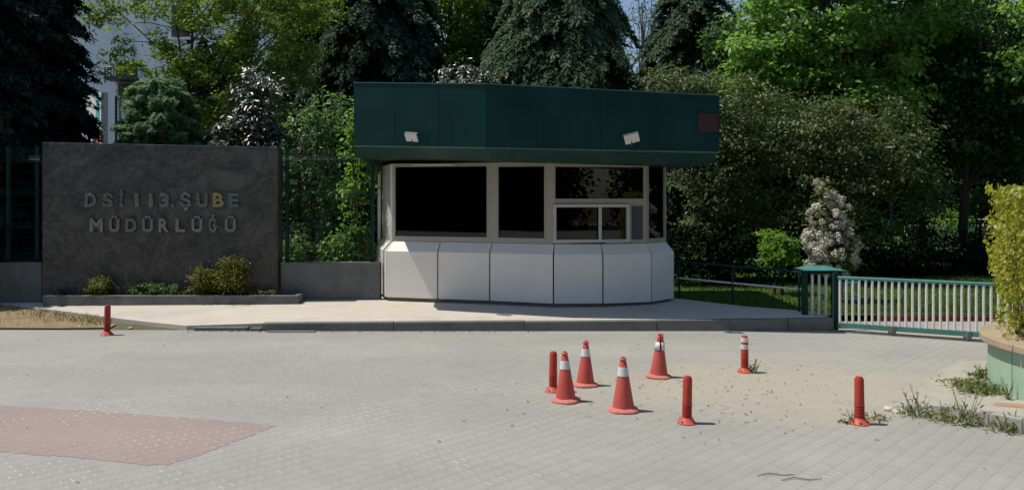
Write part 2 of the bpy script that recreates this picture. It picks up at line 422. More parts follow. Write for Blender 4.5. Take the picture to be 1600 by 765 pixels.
# ------------------------------------------------------------------ mesh helpers
class MB:
    def __init__(self):
        self.v, self.f, self.sm = [], [], []

    def add(self, vs, fs, smooth=False):
        o = len(self.v)
        self.v += [tuple(p) for p in vs]
        self.f += [tuple(i + o for i in q) for q in fs]
        self.sm += [smooth] * len(fs)

    def box(self, x0, x1, y0, y1, z0, z1):
        self.hexa([(x0, y0, z0), (x1, y0, z0), (x1, y1, z0), (x0, y1, z0), (x0, y0, z1), (x1, y0, z1), (x1, y1, z1), (x0, y1, z1)])

    def hexa(self, p):
        self.add(p, [(0, 3, 2, 1), (4, 5, 6, 7), (0, 1, 5, 4), (1, 2, 6, 5), (2, 3, 7, 6), (3, 0, 4, 7)])

    def seg(self, P, Q, s0, s1, z0, z1, d0, d1):
        """box along the plan line P->Q; d is measured outward (to the viewer's side of a line drawn left to right)"""
        P, Q = Vector(P[:2]), Vector(Q[:2])
        t = (Q - P).normalized()
        n = Vector((t.y, -t.x))
        c = [P + t * s + n * d for s, d in ((s0, d1), (s1, d1), (s1, d0), (s0, d0))]
        self.hexa([(*k, z0) for k in c] + [(*k, z1) for k in c])

    def prism(self, pts, z0, z1):
        """pts counter-clockwise; z0, z1 numbers or per-vertex lists"""
        n = len(pts)
        a = z0 if isinstance(z0, (list, tuple)) else [z0] * n
        b = z1 if isinstance(z1, (list, tuple)) else [z1] * n
        vs = [(p[0], p[1], a[i]) for i, p in enumerate(pts)] + [(p[0], p[1], b[i]) for i, p in enumerate(pts)]
        fs = [tuple(range(n - 1, -1, -1)), tuple(range(n, 2 * n))]
        fs += [(i, (i + 1) % n, n + (i + 1) % n, n + i) for i in range(n)]
        self.add(vs, fs)

    def tube(self, pts, rad, seg=8, cap=True):
        pts = [Vector(p) for p in pts]
        n = len(pts)
        rs = rad if isinstance(rad, (list, tuple)) else [rad] * n
        vs, fs = [], []
        up = Vector((0, 0, 1))
        for i, p in enumerate(pts):
            d = (pts[min(i + 1, n - 1)] - pts[max(i - 1, 0)])
            d = d.normalized() if d.length > 1e-9 else up
            a = d.cross(up)
            if a.length < 1e-3:
                a = d.cross(Vector((1, 0, 0)))
            a.normalize()
            b = d.cross(a).normalized()
            for k in range(seg):
                th = 2 * math.pi * k / seg
                vs.append(p + (a * math.cos(th) + b * math.sin(th)) * rs[i])
        for i in range(n - 1):
            for k in range(seg):
                fs.append((i * seg + k, i * seg + (k + 1) % seg, (i + 1) * seg + (k + 1) % seg, (i + 1) * seg + k))
        if cap:
            fs.append(tuple(range(seg - 1, -1, -1)))
            fs.append(tuple(range((n - 1) * seg, n * seg)))
        self.add(vs, fs, True)

    def lathe(self, prof, seg=24, smooth=True):
        """prof: (r, z) from bottom to top"""
        vs, fs = [], []
        for r, z in prof:
            for k in range(seg):
                th = 2 * math.pi * k / seg
                vs.append((r * math.cos(th), r * math.sin(th), z))
        for i in range(len(prof) - 1):
            for k in range(seg):
                fs.append((i * seg + k, i * seg + (k + 1) % seg, (i + 1) * seg + (k + 1) % seg, (i + 1) * seg + k))
        fs.append(tuple(range(seg - 1, -1, -1)))
        fs.append(tuple(range((len(prof) - 1) * seg, len(prof) * seg)))
        self.add(vs, fs, smooth)

    def build(self, name, mat, parent=None, bevel=0.0, loc=None, auto=30):
        me = bpy.data.meshes.new(name)
        me.from_pydata(self.v, [], self.f)
        me.polygons.foreach_set('use_smooth', self.sm)
        me.update()
        me.materials.append(mat)
        o = bpy.data.objects.new(name, me)
        COL.objects.link(o)
        if parent is not None:
            o.parent = parent
        if loc is not None:
            o.location = loc
        if any(self.sm):
            try:
                me.set_sharp_from_angle(angle=R(auto))
            except Exception:
                pass
        if bevel:
            bv = o.modifiers.new('bevel', 'BEVEL')
            bv.width = bevel
            bv.segments = 2
            bv.limit_method = 'ANGLE'
            bv.angle_limit = R(35)
        return o


def tag(o, label=None, cat=None, group=None, kind=None):
    if label:
        o['label'] = label
    if cat:
        o['category'] = cat
    if group:
        o['group'] = group
    if kind:
        o['kind'] = kind
    return o


def thing(name, label, cat, loc=(0, 0, 0), group=None, rz=0.0):
    o = bpy.data.objects.new(name, None)
    o.empty_display_size = 0.2
    o.location = loc
    o.rotation_euler = (0, 0, rz)
    COL.objects.link(o)
    return tag(o, label, cat, group)


def struct(o):
    o['kind'] = 'structure'
    return o


def unit(a):
    return a / np.maximum(np.linalg.norm(a, axis=1, keepdims=True), 1e-9)


def leaf_mesh(name, C, Nn, D, ln, wd, mat, parent=None, rnd=None, fold=0.18):
    """C centres, Nn normals, D tip directions (n,3); ln, wd arrays. A folded leaf of two faces each."""
    n = len(C)
    Nn = unit(Nn)
    D = unit(D - Nn * np.sum(D * Nn, axis=1, keepdims=True))
    S = np.cross(Nn, D)
    ln = np.broadcast_to(np.asarray(ln, float), (n,))[:, None]
    wd = np.broadcast_to(np.asarray(wd, float), (n,))[:, None]
    v = np.empty((n, 4, 3))
    v[:, 0] = C - D * ln * 0.5
    v[:, 1] = C + S * wd * 0.5 + Nn * wd * fold - D * ln * 0.05
    v[:, 2] = C + D * ln * 0.5 - Nn * ln * 0.06
    v[:, 3] = C - S * wd * 0.5 + Nn * wd * fold - D * ln * 0.05
    idx = np.arange(n)[:, None] * 4
    tri = np.concatenate([idx + np.array([[0, 1, 2]]), idx + np.array([[0, 2, 3]])], axis=1).reshape(-1)
    me = bpy.data.meshes.new(name)
    me.vertices.add(n * 4)
    me.vertices.foreach_set('co', v.reshape(-1))
    me.loops.add(n * 6)
    me.loops.foreach_set('vertex_index', tri.astype(np.int32))
    me.polygons.add(n * 2)
    me.polygons.foreach_set('loop_start', np.arange(0, n * 6, 3, dtype=np.int32))
    me.update(calc_edges=True)
    if rnd is None:
        rnd = rng.random(n)
    at = me.attributes.new('rnd', 'FLOAT', 'POINT')
    at.data.foreach_set('value', np.repeat(np.clip(rnd, 0, 1), 4).astype(np.float32))
    me.materials.append(mat)
    o = bpy.data.objects.new(name, me)
    COL.objects.link(o)
    if parent is not None:
        o.parent = parent
    return o


def sph(n):
    return unit(rng.normal(size=(n, 3)))


def crown_clumps(blobs, nclump, shell=0.55):
    """blobs: (cx,cy,cz,rx,ry,rz). clump centres spread through their volume, denser outside"""
    w = np.array([b[3] * b[4] * b[5] for b in blobs]) ** 0.75
    pick = rng.choice(len(blobs), nclump, p=w / w.sum())
    B = np.array(blobs, float)[pick]
    d = sph(nclump)
    r = rng.random(nclump) ** (1 / 3)
    r = np.where(rng.random(nclump) < shell, 0.75 + 0.3 * rng.random(nclump), r)
    return B[:, :3] + d * B[:, 3:] * r[:, None], d


def broadleaf(name, label, cat, base, blobs, nclump, per, leaf, crad, mat, trunk_r=0.1, group=None, bark='bark',
              trunk_top=None, upbias=0.9, outbias=0.5, aspect=0.5, limbs=14, shell=0.55, droop=0.0, stems=1, nbias=(0, 0, 0), q0=0.25):
    """tree or shrub: base is the foot in world space, blobs are relative to it"""
    root = thing(name, label, cat, base, group)
    C, d = crown_clumps(blobs, nclump, shell)
    keep = C[:, 2] > 0.03
    C, d = C[keep], d[keep]
    m = len(C)
    k = rng.poisson(per * (0.45 + 1.1 * rng.random(m)))
    idx = np.repeat(np.arange(m), k)
    n = len(idx)
    cr = (crad * (0.6 + 0.8 * rng.random(m)))[idx][:, None]
    off = rng.normal(size=(n, 3)) * np.array([1, 1, 0.5]) * cr
    P = C[idx] + off
    P[:, 2] = np.maximum(P[:, 2], 0.02)
    nrm = rng.normal(size=(n, 3)) * 0.75 + np.array([0, 0, upbias]) + d[idx] * outbias + unit(off) * 0.3 + np.array(nbias)
    tip = unit(off) + rng.normal(size=(n, 3)) * 0.6 + np.array([0, 0, -0.35 - droop])
    ln = leaf * (0.6 + 0.8 * rng.random(n))
    rn = np.clip(0.5 * rng.random(n) + 0.5 * rng.random(m)[idx], 0, 1)
    # trunk and limbs
    mb = MB()
    zt = trunk_top or max(b[2] for b in blobs)
    bx = sum(b[0] for b in blobs) / len(blobs)
    by = sum(b[1] for b in blobs) / len(blobs)
    for s in range(stems):
        ox, oy = (0, 0) if stems == 1 else (random.uniform(-.12, .12) * 1.5, random.uniform(-.12, .12))
        lx, ly = (bx, by) if stems == 1 else (bx + random.uniform(-.5, .5) * blobs[0][3], by + random.uniform(-.5, .5) * blobs[0][4])
        pts, rr = [], []
        for i in range(7):
            q = i / 6
            pts.append((ox + lx * q * 0.8 + random.uniform(-1, 1) * 0.04 * (i > 0), oy + ly * q * 0.8 + random.uniform(-1, 1) * 0.04 * (i > 0), -0.02 + (zt + 0.02) * q))
            rr.append(trunk_r * (1.15 - 0.9 * q) * (1.25 if i == 0 else 1))
        mb.tube(pts, rr, 8)
        for j in range(limbs // stems):
            tgt = Vector(C[random.randrange(m)])
            q = random.uniform(q0, 0.9)
            i0 = min(5, int(q * 6))
            st = Vector(pts[i0]).lerp(Vector(pts[i0 + 1]), q * 6 - i0)
            if tgt.z < st.z - 0.3:
                continue
            md = st.lerp(tgt, 0.5) + Vector((random.uniform(-.1, .1), random.uniform(-.1, .1), 0.12))
            r0 = trunk_r * (1 - 0.75 * q) * 0.6
            mb.tube([st, st.lerp(md, .5), md, md.lerp(tgt, .5), tgt], [r0, r0 * .8, r0 * .6, r0 * .42, r0 * .18], 6)
    mb.build('trunk', M[bark], root)
    leaf_mesh('crown', P, nrm, tip, ln, ln * aspect, L[mat], root, rn)
    return root


def conifer(name, label, base, height, radius, mat, z0=0.3, nbr=70, tufts=16, per=22, ndl=0.13, droop=0.35, rise=0.15,
            group=None, sharp=1.0, cat='tree', tuft_r=0.13, lean=(0, 0), flat=0.6, asp=0.34):
    root = thing(name, label, cat, base, group)
    mb = MB()
    mb.tube([(0, 0, -0.02), (lean[0] * .4, lean[1] * .4, height * .4), (lean[0], lean[1], height)], [radius * .07 + .03, radius * .05 + .02, 0.015], 8)
    Cs, Ds, W_ = [], [], []
    for i in range(nbr):
        q = (i + random.random()) / nbr
        z = z0 + (height - z0) * q
        az = i * 2.39996 + random.uniform(-.4, .4)
        ln = radius * (1 - q) ** sharp * random.uniform(0.72, 1.12) + 0.12
        dirh = Vector((math.cos(az), math.sin(az), 0))
        side = Vector((-dirh.y, dirh.x, 0))
        px = Vector((lean[0] * q, lean[1] * q, z))
        pts = []
        for k in range(6):
            s = k / 5
            pts.append(px + dirh * ln * s + Vector((0, 0, ln * (rise * s * 2 - droop * s * s * 1.6))))
        mb.tube(pts, [0.018 + 0.014 * ln * (1 - k / 5.5) for k in range(6)], 5)
        nt_ = max(4, int(tufts * (0.35 + ln / radius)))
        for k in range(nt_):
            s = random.uniform(0.12, 1.0) ** 0.8
            c = px + dirh * ln * s + Vector((0, 0, ln * (rise * s * 2 - droop * s * s * 1.6)))
            wv = random.uniform(-1, 1) * ln * 0.32 * (1.05 - s * .75)
            c = c + side * wv + Vector((0, 0, -abs(wv) * 0.25 + random.uniform(-.05, .04)))
            Cs.append(c)
            Ds.append((dirh + side * (0.8 if wv > 0 else -0.8) * min(1, abs(wv) * 3) + Vector((0, 0, -droop * s))).normalized())
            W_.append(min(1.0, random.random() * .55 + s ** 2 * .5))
    mb.build('trunk', M['bark'], root)
    Cs, Ds, W_ = np.array(Cs), np.array(Ds), np.array(W_)
    m = len(Cs)
    tn = unit(Ds * np.array([1, 1, 0]) * .7 + np.array([0, 0, .75]) + rng.normal(size=(m, 3)) * .28)
    sz = .55 + .9 * rng.random(m)
    idx = np.repeat(np.arange(m), rng.poisson(per * sz ** 1.6, m))
    n = len(idx)
    S = unit(np.cross(tn, Ds))[idx]
    al = rng.random(n)
    spread = (1.05 - al)[:, None] * rng.normal(size=(n, 1)) * .55
    T = (tuft_r * 2.3 * sz)[idx][:, None]
    P = Cs[idx] + Ds[idx] * T * (al[:, None] - .3) + S * T * spread * .6 + tn[idx] * rng.normal(size=(n, 1)) * tuft_r * .22 * flat
    P[:, 2] -= (al ** 2) * T[:, 0] * droop * .7
    tip = Ds[idx] + S * np.sign(spread) * .7 + rng.normal(size=(n, 3)) * .25 + np.array([0, 0, -droop * .6])
    nrm = tn[idx] + rng.normal(size=(n, 3)) * .33
    l_ = ndl * (0.6 + 0.8 * rng.random(n))
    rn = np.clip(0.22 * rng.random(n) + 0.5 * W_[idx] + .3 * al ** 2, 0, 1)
    leaf_mesh('crown', P, nrm, tip, l_, l_ * asp, L[mat], root, rn)
    return root


def blades(name, spots, mat, parent=None, h=(0.05, 0.12), w=0.008, spread=0.25):
    """grass blades standing at spots (n,3)"""
    n = len(spots)
    hh = rng.uniform(h[0], h[1], n)
    d = np.column_stack([rng.normal(size=n) * spread, rng.normal(size=n) * spread, np.ones(n)])
    C = spots + unit(d) * hh[:, None] * 0.5
    nr = np.column_stack([rng.normal(size=n), rng.normal(size=n), 0.2 * np.ones(n)])
    return leaf_mesh(name, C, nr, d, hh, w, L[mat], parent, None, 0.1)


# ------------------------------------------------------------------ ground, paving, pavement
mb = MB()
mb.add([(-400, -250, -0.01), (400, -250, -0.01), (400, 600, -0.01), (-400, 600, -0.01)], [(0, 1, 2, 3)])
struct(mb.build('ground', M['earth']))
mb = MB()
mb.add([(-45, -30, 0), (45, -30, 0), (45, 12.9, 0), (4.86, 12.9, 0), (4.86, 12.06, 0), (-45, 12.06, 0)], [(0, 1, 2, 3, 4, 5)])
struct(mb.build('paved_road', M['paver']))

# red pavers: whole pavers of the same lattice whose centre falls inside the outline
outl = [G(*p) for p in ((-260, 630), (0, 633), (170, 643), (272, 651), (400, 661), (430, 665.5), (300, 715), (258, 727), (212, 724), (106, 713.5), (0, 706), (-260, 704))]


def inside(x, y, poly):
    r = False
    j = len(poly) - 1
    for i in range(len(poly)):
        a, b = poly[i], poly[j]
        if (a.y > y) != (b.y > y) and x < (b.x - a.x) * (y - a.y) / (b.y - a.y) + a.x:
            r = not r
        j = i
    return r


mb = MB()
rag = []
for i, p in enumerate(outl):
    q = outl[(i + 1) % len(outl)]
    k = max(1, int((q - p).length / .045))
    for j in range(k):
        c = p.lerp(q, j / k)
        rag.append((c.x + random.uniform(-.018, .018), c.y + random.uniform(-.018, .018), .002))
mb.add(rag[::-1] if sum(a_[0] * b_[1] - b_[0] * a_[1] for a_, b_ in zip(rag, rag[1:] + rag[:1])) < 0 else rag, [tuple(range(len(rag)))])
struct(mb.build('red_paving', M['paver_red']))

# raised pavement slab: rises gently from the left end to the gate
KY = 12.08


def pz(x):
    return 0.095 + 0.085 * min(1, max(0, (x + 5.0) / 9.8))


edge = [(-4.9, KY + 0.02), (-3.5, KY), (-1.0, KY), (1.5, KY), (3.2, KY), (4.80, KY)]
left = [G(0, 476, .06), G(60, 483, .06), G(110, 489, .05), G(180, 498, .04), G(240, 505, .03)]
poly = [(p.x, p.y) for p in left] + edge + [(4.80, 12.75), (3.9, 13.4), (2.95, 14.55), (2.9, 17.0), (-18, 17.0), (-18, 13.9)]
zs = [pz(p[0]) for p in poly]
for i in range(5):
    zs[i] = (0.09, 0.08, 0.07, 0.055, 0.045)[i]
zs[5] = 0.06
mb = MB()
mb.prism(poly, -0.05, zs)
struct(mb.build('pavement', M['slab']))
# kerb stones along the front edge, each a little out of line
mb = MB()
x = -3.72
while x < 4.78:
    w = min(1.96, 4.80 - x)
    dz, dy = random.uniform(-.006, .006), random.uniform(-.008, .008)
    z0_, z1_ = pz(x) + 0.004 + dz, pz(x + w) + 0.004 + dz
    mb.hexa([(x, KY - .12 + dy, -.05), (x + w - .006, KY - .12 + dy, -.05), (x + w - .006, KY + .03, -.05), (x, KY + .03, -.05),
             (x, KY - .11 + dy, z0_), (x + w - .006, KY - .11 + dy, z1_), (x + w - .006, KY + .03, z1_), (x, KY + .03, z0_)])
    x += w
struct(mb.build('kerb', M['kerb'], bevel=0.012))
# flush broken kerb pieces at the low left end
for i, (x0, x1, zt, dy) in enumerate(((-4.75, -3.95, 0.052, 0.0), (-3.9, -3.74, 0.045, -0.03), (-3.6, -2.9, 0.018, -0.16))):
    mb = MB()
    mb.box(x0, x1, KY - .09 + dy, KY + .015 + dy, -0.04, zt)
    o = mb.build('broken_kerb_stone', M['kerb'], bevel=0.012)
    tag(o, ('long low broken kerb stone at the left end of the kerb', 'short cracked kerb piece between two longer kerb stones', 'flat pale kerb piece lying loose on the road below the kerb')[i], 'kerb stone', 'broken kerb stones')
# dry verge at the far left
vp = [G(-500, 474, .05), G(-500, 514), G(0, 513), G(90, 513.5), G(135, 513), G(172, 512.5), G(182, 507), G(150, 498), G(110, 491), G(55, 485), G(0, 479, .05)]
mb = MB()
n = len(vp)
mb.add([(p.x, p.y, 0.012 + (0.06 if i in (0, 9, 10) else 0)) for i, p in enumerate(vp)], [tuple(range(n))])
struct(mb.build('verge', M['dry']))
sp = []
while len(sp) < 1100:
    px, py = random.uniform(-60, 175), random.uniform(478, 510)
    lim = 480 + max(0, px) * 0.125
    if py > lim and py < 511 and random.random() < (0.9 if py - lim < 13 else 0.12):
        g = G(px, py)
        sp.append((g.x, g.y, 0.01))
o = blades('verge_grass', np.array(sp), 'dry', h=(0.03, 0.14), w=0.009, spread=0.4)
tag(o, 'dry yellowing grass along the verge at the left end of the pavement', 'grass', kind='stuff')

# lawn, path and maroon kerb beyond the gate and booth
mb = MB()
mb.add([(2.95, 14.5, .13), (3.9, 13.35, .13), (4.9, 12.9, .10), (30, 13.2, .10), (30, 40, .5), (2.95, 40, .5)], [(0, 1, 2, 3, 4, 5)])
struct(mb.build('lawn', M['lawn']))
mb = MB()
mb.add([(-40, 14.6, .1), (2.95, 17, .1), (2.95, 60, .6), (-40, 60, .6)], [(0, 1, 2, 3)])
struct(mb.build('garden_soil', M['earth']))
mb = MB()
mb.add([(4.9, 11.86, .006), (7.6, 10.45, .006), (30, 9.5, .006), (30, 13.1, .006), (4.9, 12.85, .006)], [(0, 1, 2, 3)])
struct(mb.build('path', M['path']))
mb = MB()
mb.box(5.85, 14, 12.9, 13.02, -.02, .085)
struct(mb.build('red_kerb', M['brick_kerb'], bevel=.01))
sp = []
for _ in range(26000):
    y = 12.95 + 7.5 * random.random() ** 1.7
    x = random.uniform(2.95, y * 0.64)
    if y < 14.5 and x < 4.9 and y < 14.5 - (x - 2.95) * 0.95:
        continue
    sp.append((x, y, .115 + (y - 13) * .015))
o = blades('lawn_grass', np.array(sp), 'grass', h=(0.03, 0.09), w=0.012)
tag(o, 'short green grass on the lawn beyond the gate', 'grass', kind='stuff')

# ------------------------------------------------------------------ boundary wall, fence panels, stone sign
WY = 14.46
for i, (x0, x1, lab) in enumerate(((-30, -8.46, 'low grey rendered wall left of the stone sign'), (-4.16, -2.38, 'short low grey wall between the stone sign and the guard booth'))):
    t_ = thing('boundary_wall', lab, 'wall', ((x0 + x1) / 2, WY, 0), 'low grey boundary walls')
    h = (x1 - x0) / 2
    mb = MB()
    mb.box(-h, h, 0, .2, 0.02, .78)
    mb.build('wall_body', M['low_wall'], t_)
    mb = MB()
    mb.box(-h, h, -.015, .215, .78, .815)
    mb.build('coping', M['kerb_dark'], t_, .006)


def mesh_fence(label, x0, x1, y):
    t_ = thing('mesh_fence', label, 'fence', (x0, y, .815), 'green wire mesh fences')
    Lg = x1 - x0
    H = 2.02
    folds = [0.10, 0.66, 1.27, 1.86]

    def off(z):
        for f_ in folds:
            if abs(z - f_) < .05:
                return -.05 * (1 - abs(z - f_) / .05)
        return 0
    zz = [0.02]
    for f_ in folds:
        zz += [f_ - .05, f_, f_ + .05]
    zz += [H]
    mb = MB()
    n = int(Lg / .05)
    for k in range(n + 1):
        mb.tube([(k * .05, off(z), z) for z in zz], .0032, 4)
    z = .04
    while z < H:
        mb.tube([(0, off(z) - .004, z), (Lg, off(z) - .004, z)], .0032, 4)
        z += .2
    for f_ in folds:
        for dz in (-.05, 0, .05):
            mb.tube([(0, off(f_ + dz) - .004, f_ + dz), (Lg, off(f_ + dz) - .004, f_ + dz)], .0034, 4)
    mb.build('wire_panel', M['teal_dark'], t_)
    k = 0
    while True:
        px_ = min(.03 + k * 2.4, Lg - .14)
        mb = MB()
        mb.box(px_, px_ + .06, .02, .08, -.001, H + .06)
        mb.build('post', M['teal_dark'], t_, .004)
        mb = MB()
        mb.box(px_ - .005, px_ + .065, .015, .085, H + .06, H + .075)
        mb.build('post_cap', M['teal_dark'], t_)
        if px_ >= Lg - .15:
            break
        k += 1


mesh_fence('dark green wire mesh fence left of the stone sign', -14, -8.5, WY + .08)
mesh_fence('green wire mesh fence on the low wall between stone sign and booth', -4.14, -2.42, WY + .08)

# stone sign
SY = 14.38
sx0, sx1 = X(66, SY), X(434, SY)
sign = thing('stone_sign', 'dark veined stone sign wall with metal lettering beside the fence', 'sign', ((sx0 + sx1) / 2, SY, 0))
hw = (sx1 - sx0) / 2
mb = MB()
jx = [-hw, -hw + hw * .67, hw * .36, hw]
for a, b_ in zip(jx, jx[1:]):
    pass
zl, zr = Z(222, SY), Z(230, SY)
mb.hexa([(-hw, 0, .02), (hw, 0, .02), (hw, .32, .02), (-hw, .32, .02), (-hw, 0, zl), (hw, 0, zr), (hw, .32, zr), (-hw, .32, zl)])
mb.build('slab', M['stone'], sign, .008)


def letter(ch, x, z, h, mat, w, yaw=0, tilt=0):
    cu = bpy.data.curves.new('letter', 'FONT')
    cu.body = ch
    cu.size = 1.0
    cu.extrude = 0.05
    cu.bevel_depth = 0.012
    cu.offset = 0.024
    o = bpy.data.objects.new('tmp', cu)
    COL.objects.link(o)
    dg = bpy.context.evaluated_depsgraph_get()
    me = bpy.data.meshes.new_from_object(o.evaluated_get(dg))
    bpy.data.objects.remove(o)
    me.materials.clear()
    me.materials.append(mat)
    co = np.array([v.co[:] for v in me.vertices])
    cx = (co[:, 0].min() + co[:, 0].max()) / 2
    wd = co[:, 0].max() - co[:, 0].min()
    for v in me.vertices:
        v.co.x = (v.co.x - cx) * min(1.25, w / h / max(wd, .01) * 0.72)
    l_ = bpy.data.objects.new('letter', me)
    COL.objects.link(l_)
    l_.parent = sign
    s = h / 0.72
    l_.scale = (s, s, s * .7)
    l_.location = (x, -.028, z)
    l_.rotation_euler = (R(90) + tilt, 0, yaw)
    return l_


def word_row(chars, pxs, ybase, hpx, mats):
    for (ch, px_, wpx), mt in zip(chars, mats):
        letter(ch, X(px_, SY) - (sx0 + sx1) / 2, Z(ybase, SY), hpx * SY / F, M[mt], wpx * SY / F, random.uniform(-.02, .02), random.uniform(-.03, .01))


c_, b_, bl_ = 'chrome', 'yellow_sheen', 'blue_sheen'
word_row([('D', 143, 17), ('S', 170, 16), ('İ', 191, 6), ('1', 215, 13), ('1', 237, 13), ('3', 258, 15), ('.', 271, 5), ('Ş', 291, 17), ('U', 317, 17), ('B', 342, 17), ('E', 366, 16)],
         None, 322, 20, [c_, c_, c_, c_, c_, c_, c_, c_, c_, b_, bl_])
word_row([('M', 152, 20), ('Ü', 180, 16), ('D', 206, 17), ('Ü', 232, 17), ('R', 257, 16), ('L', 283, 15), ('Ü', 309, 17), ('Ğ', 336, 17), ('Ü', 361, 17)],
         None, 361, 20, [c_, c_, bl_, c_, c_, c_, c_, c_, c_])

# planter trough at the sign's foot
PLY = 14.02
pl = thing('planter', 'low concrete planter bed running along the foot of the stone sign', 'planter', (X(266, PLY), PLY, 0))
a, b2 = X(66, PLY) - X(266, PLY), X(466, PLY) - X(266, PLY)
mb = MB()
mb.box(a, b2, 0, .10, .05, .275)
mb.box(a, a + .1, .10, .357, .05, .274)
mb.box(b2 - .1, b2, .10, .357, .05, .274)
mb.build('rim', M['kerb_dark'], pl, .01)
mb = MB()
mb.box(a + .1, b2 - .1, .10, .355, .06, .235)
mb.build('soil', M['soil'], pl)


def bush_in_planter(px_, w, h, label, mat='planter', nm='bush', leaf=.04, nc=60, per=45, Y=14.24, z=.235):
    broadleaf(nm, label, 'bush', (X(px_, Y), Y, z), [(0, 0, h * .55, w / 2, min(w / 2, .14), h * .5)], nc, per, leaf, min(w, h) * .16, mat, .012,
              'plants in the planter bed', stems=3, limbs=9, aspect=.55)


bush_in_planter(364, .50, .66, 'largest rounded yellow-green bush in the planter below the sign', nc=80)
bush_in_planter(319, .38, .50, 'medium yellow-green bush left of the largest planter bush', nc=60)
bush_in_planter(157, .36, .32, 'small round bush at the left end of the planter', nc=40)
bush_in_planter(302, .2, .15, 'tiny pale-leaved plant at the planter rim below the medium bush', 'weed', nc=14, per=30)
bush_in_planter(410, .5, .11, 'spreading low pale plant at the right end of the planter', 'weed', nc=26, per=30)
bush_in_planter(88, .22, .07, 'sparse low creeper at the far left planter corner', 'weed', nc=10, per=20)
bush_in_planter(232, .6, .22, 'dark low plant in the middle of the planter', 'laurel', nc=36, per=30)
bush_in_planter(270, .4, .18, 'dark short plant between the middle plant and the medium bush', 'laurel', nc=26, per=30)
for k, (px_, h, lab) in enumerate(((197, .42, 'pale dry plant stalks standing in the planter near its left bush'), (233, .44, 'single thin dry stem standing in the planter middle'), (183, .3, 'slanting dry flower stalk beside the small left bush'))):
    mb = MB()
    for q in range((3, 1, 2)[k]):
        x = q * .03
        mb.tube([(x, 0, 0), (x + .01, .005, h * .5), (x + (-.02, .004, -.12)[k], 0, h * (1 - q * .2))], [.006, .005, .003], 5)
    o = mb.build('dry_stalk', M['bark_pale'])
    o.location = (X(px_, 14.2), 14.2, .235)
    tag(o, lab, 'plant', 'plants in the planter bed')

# ------------------------------------------------------------------ guard booth
booth = thing('guard_booth', 'white panelled guard booth with tinted windows and deep dark green flat roof', 'booth', (0, 15.2, 0))
BO = Vector((0, 15.2))
OUT = [(-2.62, 15.45), (-2.245, 14.30), (-1.30, 14.05), (-.385, 13.80), (.69, 13.41), (1.52, 13.42), (2.37, 13.65), (2.85, 14.14), (2.88, 15.6)]
OUT = [Vector(p) - BO for p in OUT]


def inset(pts, d):
    r = []
    n = len(pts)
    for i, p in enumerate(pts):
        ns = []
        if i > 0:
            t = (p - pts[i - 1]).normalized()
            ns.append(Vector((-t.y, t.x)))
        if i < n - 1:
            t = (pts[i + 1] - p).normalized()
            ns.append(Vector((-t.y, t.x)))
        if len(ns) == 2:
            b = (ns[0] + ns[1]).normalized()
            r.append(p + b * d / max(.3, b.dot(ns[0])))
        else:
            r.append(p + ns[0] * d)
    return r


IN = inset(OUT, .13)
IN2 = inset(OUT, .05)
IN3 = inset(OUT, .17)
ZB, ZV, ZS, ZT = 0.215, 1.03, 1.20, 2.585
# concrete plinth and dark core behind the panel joints
mb = MB()
back = [Vector((2.88, .5)), Vector((-2.62, .5))]
mb.prism(IN2 + back, 0.03, .205)
mb.build('plinth', M['kerb_dark'], booth)
mb = MB()
for i in range(len(OUT) - 1):
    a0, a1, c0, c1 = IN2[i], IN2[i + 1], IN3[i], IN3[i + 1]
    mb.hexa([(*a0, .206), (*a1, .206), (*c1, .206), (*c0, .206), (*a0, 1.0), (*a1, 1.0), (*c1, 1.18), (*c0, 1.18)])
mb.build('core', M['gap'], booth)
for i in range(len(OUT) - 1):
    g = .012
    Ln = (OUT[i + 1] - OUT[i]).length

    def lp(a, b, s):
        return a.lerp(b, s)
    s0, s1 = g / Ln, 1 - g / Ln
    o0, o1 = lp(OUT[i], OUT[i + 1], s0), lp(OUT[i], OUT[i + 1], s1)
    i0, i1 = lp(IN[i], IN[i + 1], s0), lp(IN[i], IN[i + 1], s1)
    k0, k1 = lp(IN2[i], IN2[i + 1], s0), lp(IN2[i], IN2[i + 1], s1)
    mb = MB()
    vs = [(*o0, ZB), (*o1, ZB), (*o1, ZV), (*o0, ZV), (*i1, ZS), (*i0, ZS), (*k0, ZB), (*k1, ZB), (*k1, ZV - .01), (*k0, ZV - .01), (*lp(i1, IN3[i + 1], .9), ZS - .008), (*lp(i0, IN3[i], .9), ZS - .008)]
    mb.add(vs, [(0, 1, 2, 3), (3, 2, 4, 5), (7, 6, 9, 8), (8, 9, 11, 10), (0, 6, 7, 1), (5, 4, 10, 11), (0, 3, 9, 6), (3, 5, 11, 9), (1, 7, 8, 2), (2, 8, 10, 4)])
    mb.build('panel', M['panel'], booth, .004)

# upper walls
A_, C_, D_, F_, G_, H_ = IN[1], IN[3], IN[4], IN[6], IN[7], IN[8]
Lb = IN[0]


def slen(P, Q):
    return (Q - P).length


def px_s(P, Q, px_):
    """distance along the plan line P->Q at which a photo column meets it"""
    p, d = P + BO, (Q - P).normalized()
    k = (px_ - 800) / F
    return (k * p.y - p.x) / (d.x - k * d.y)


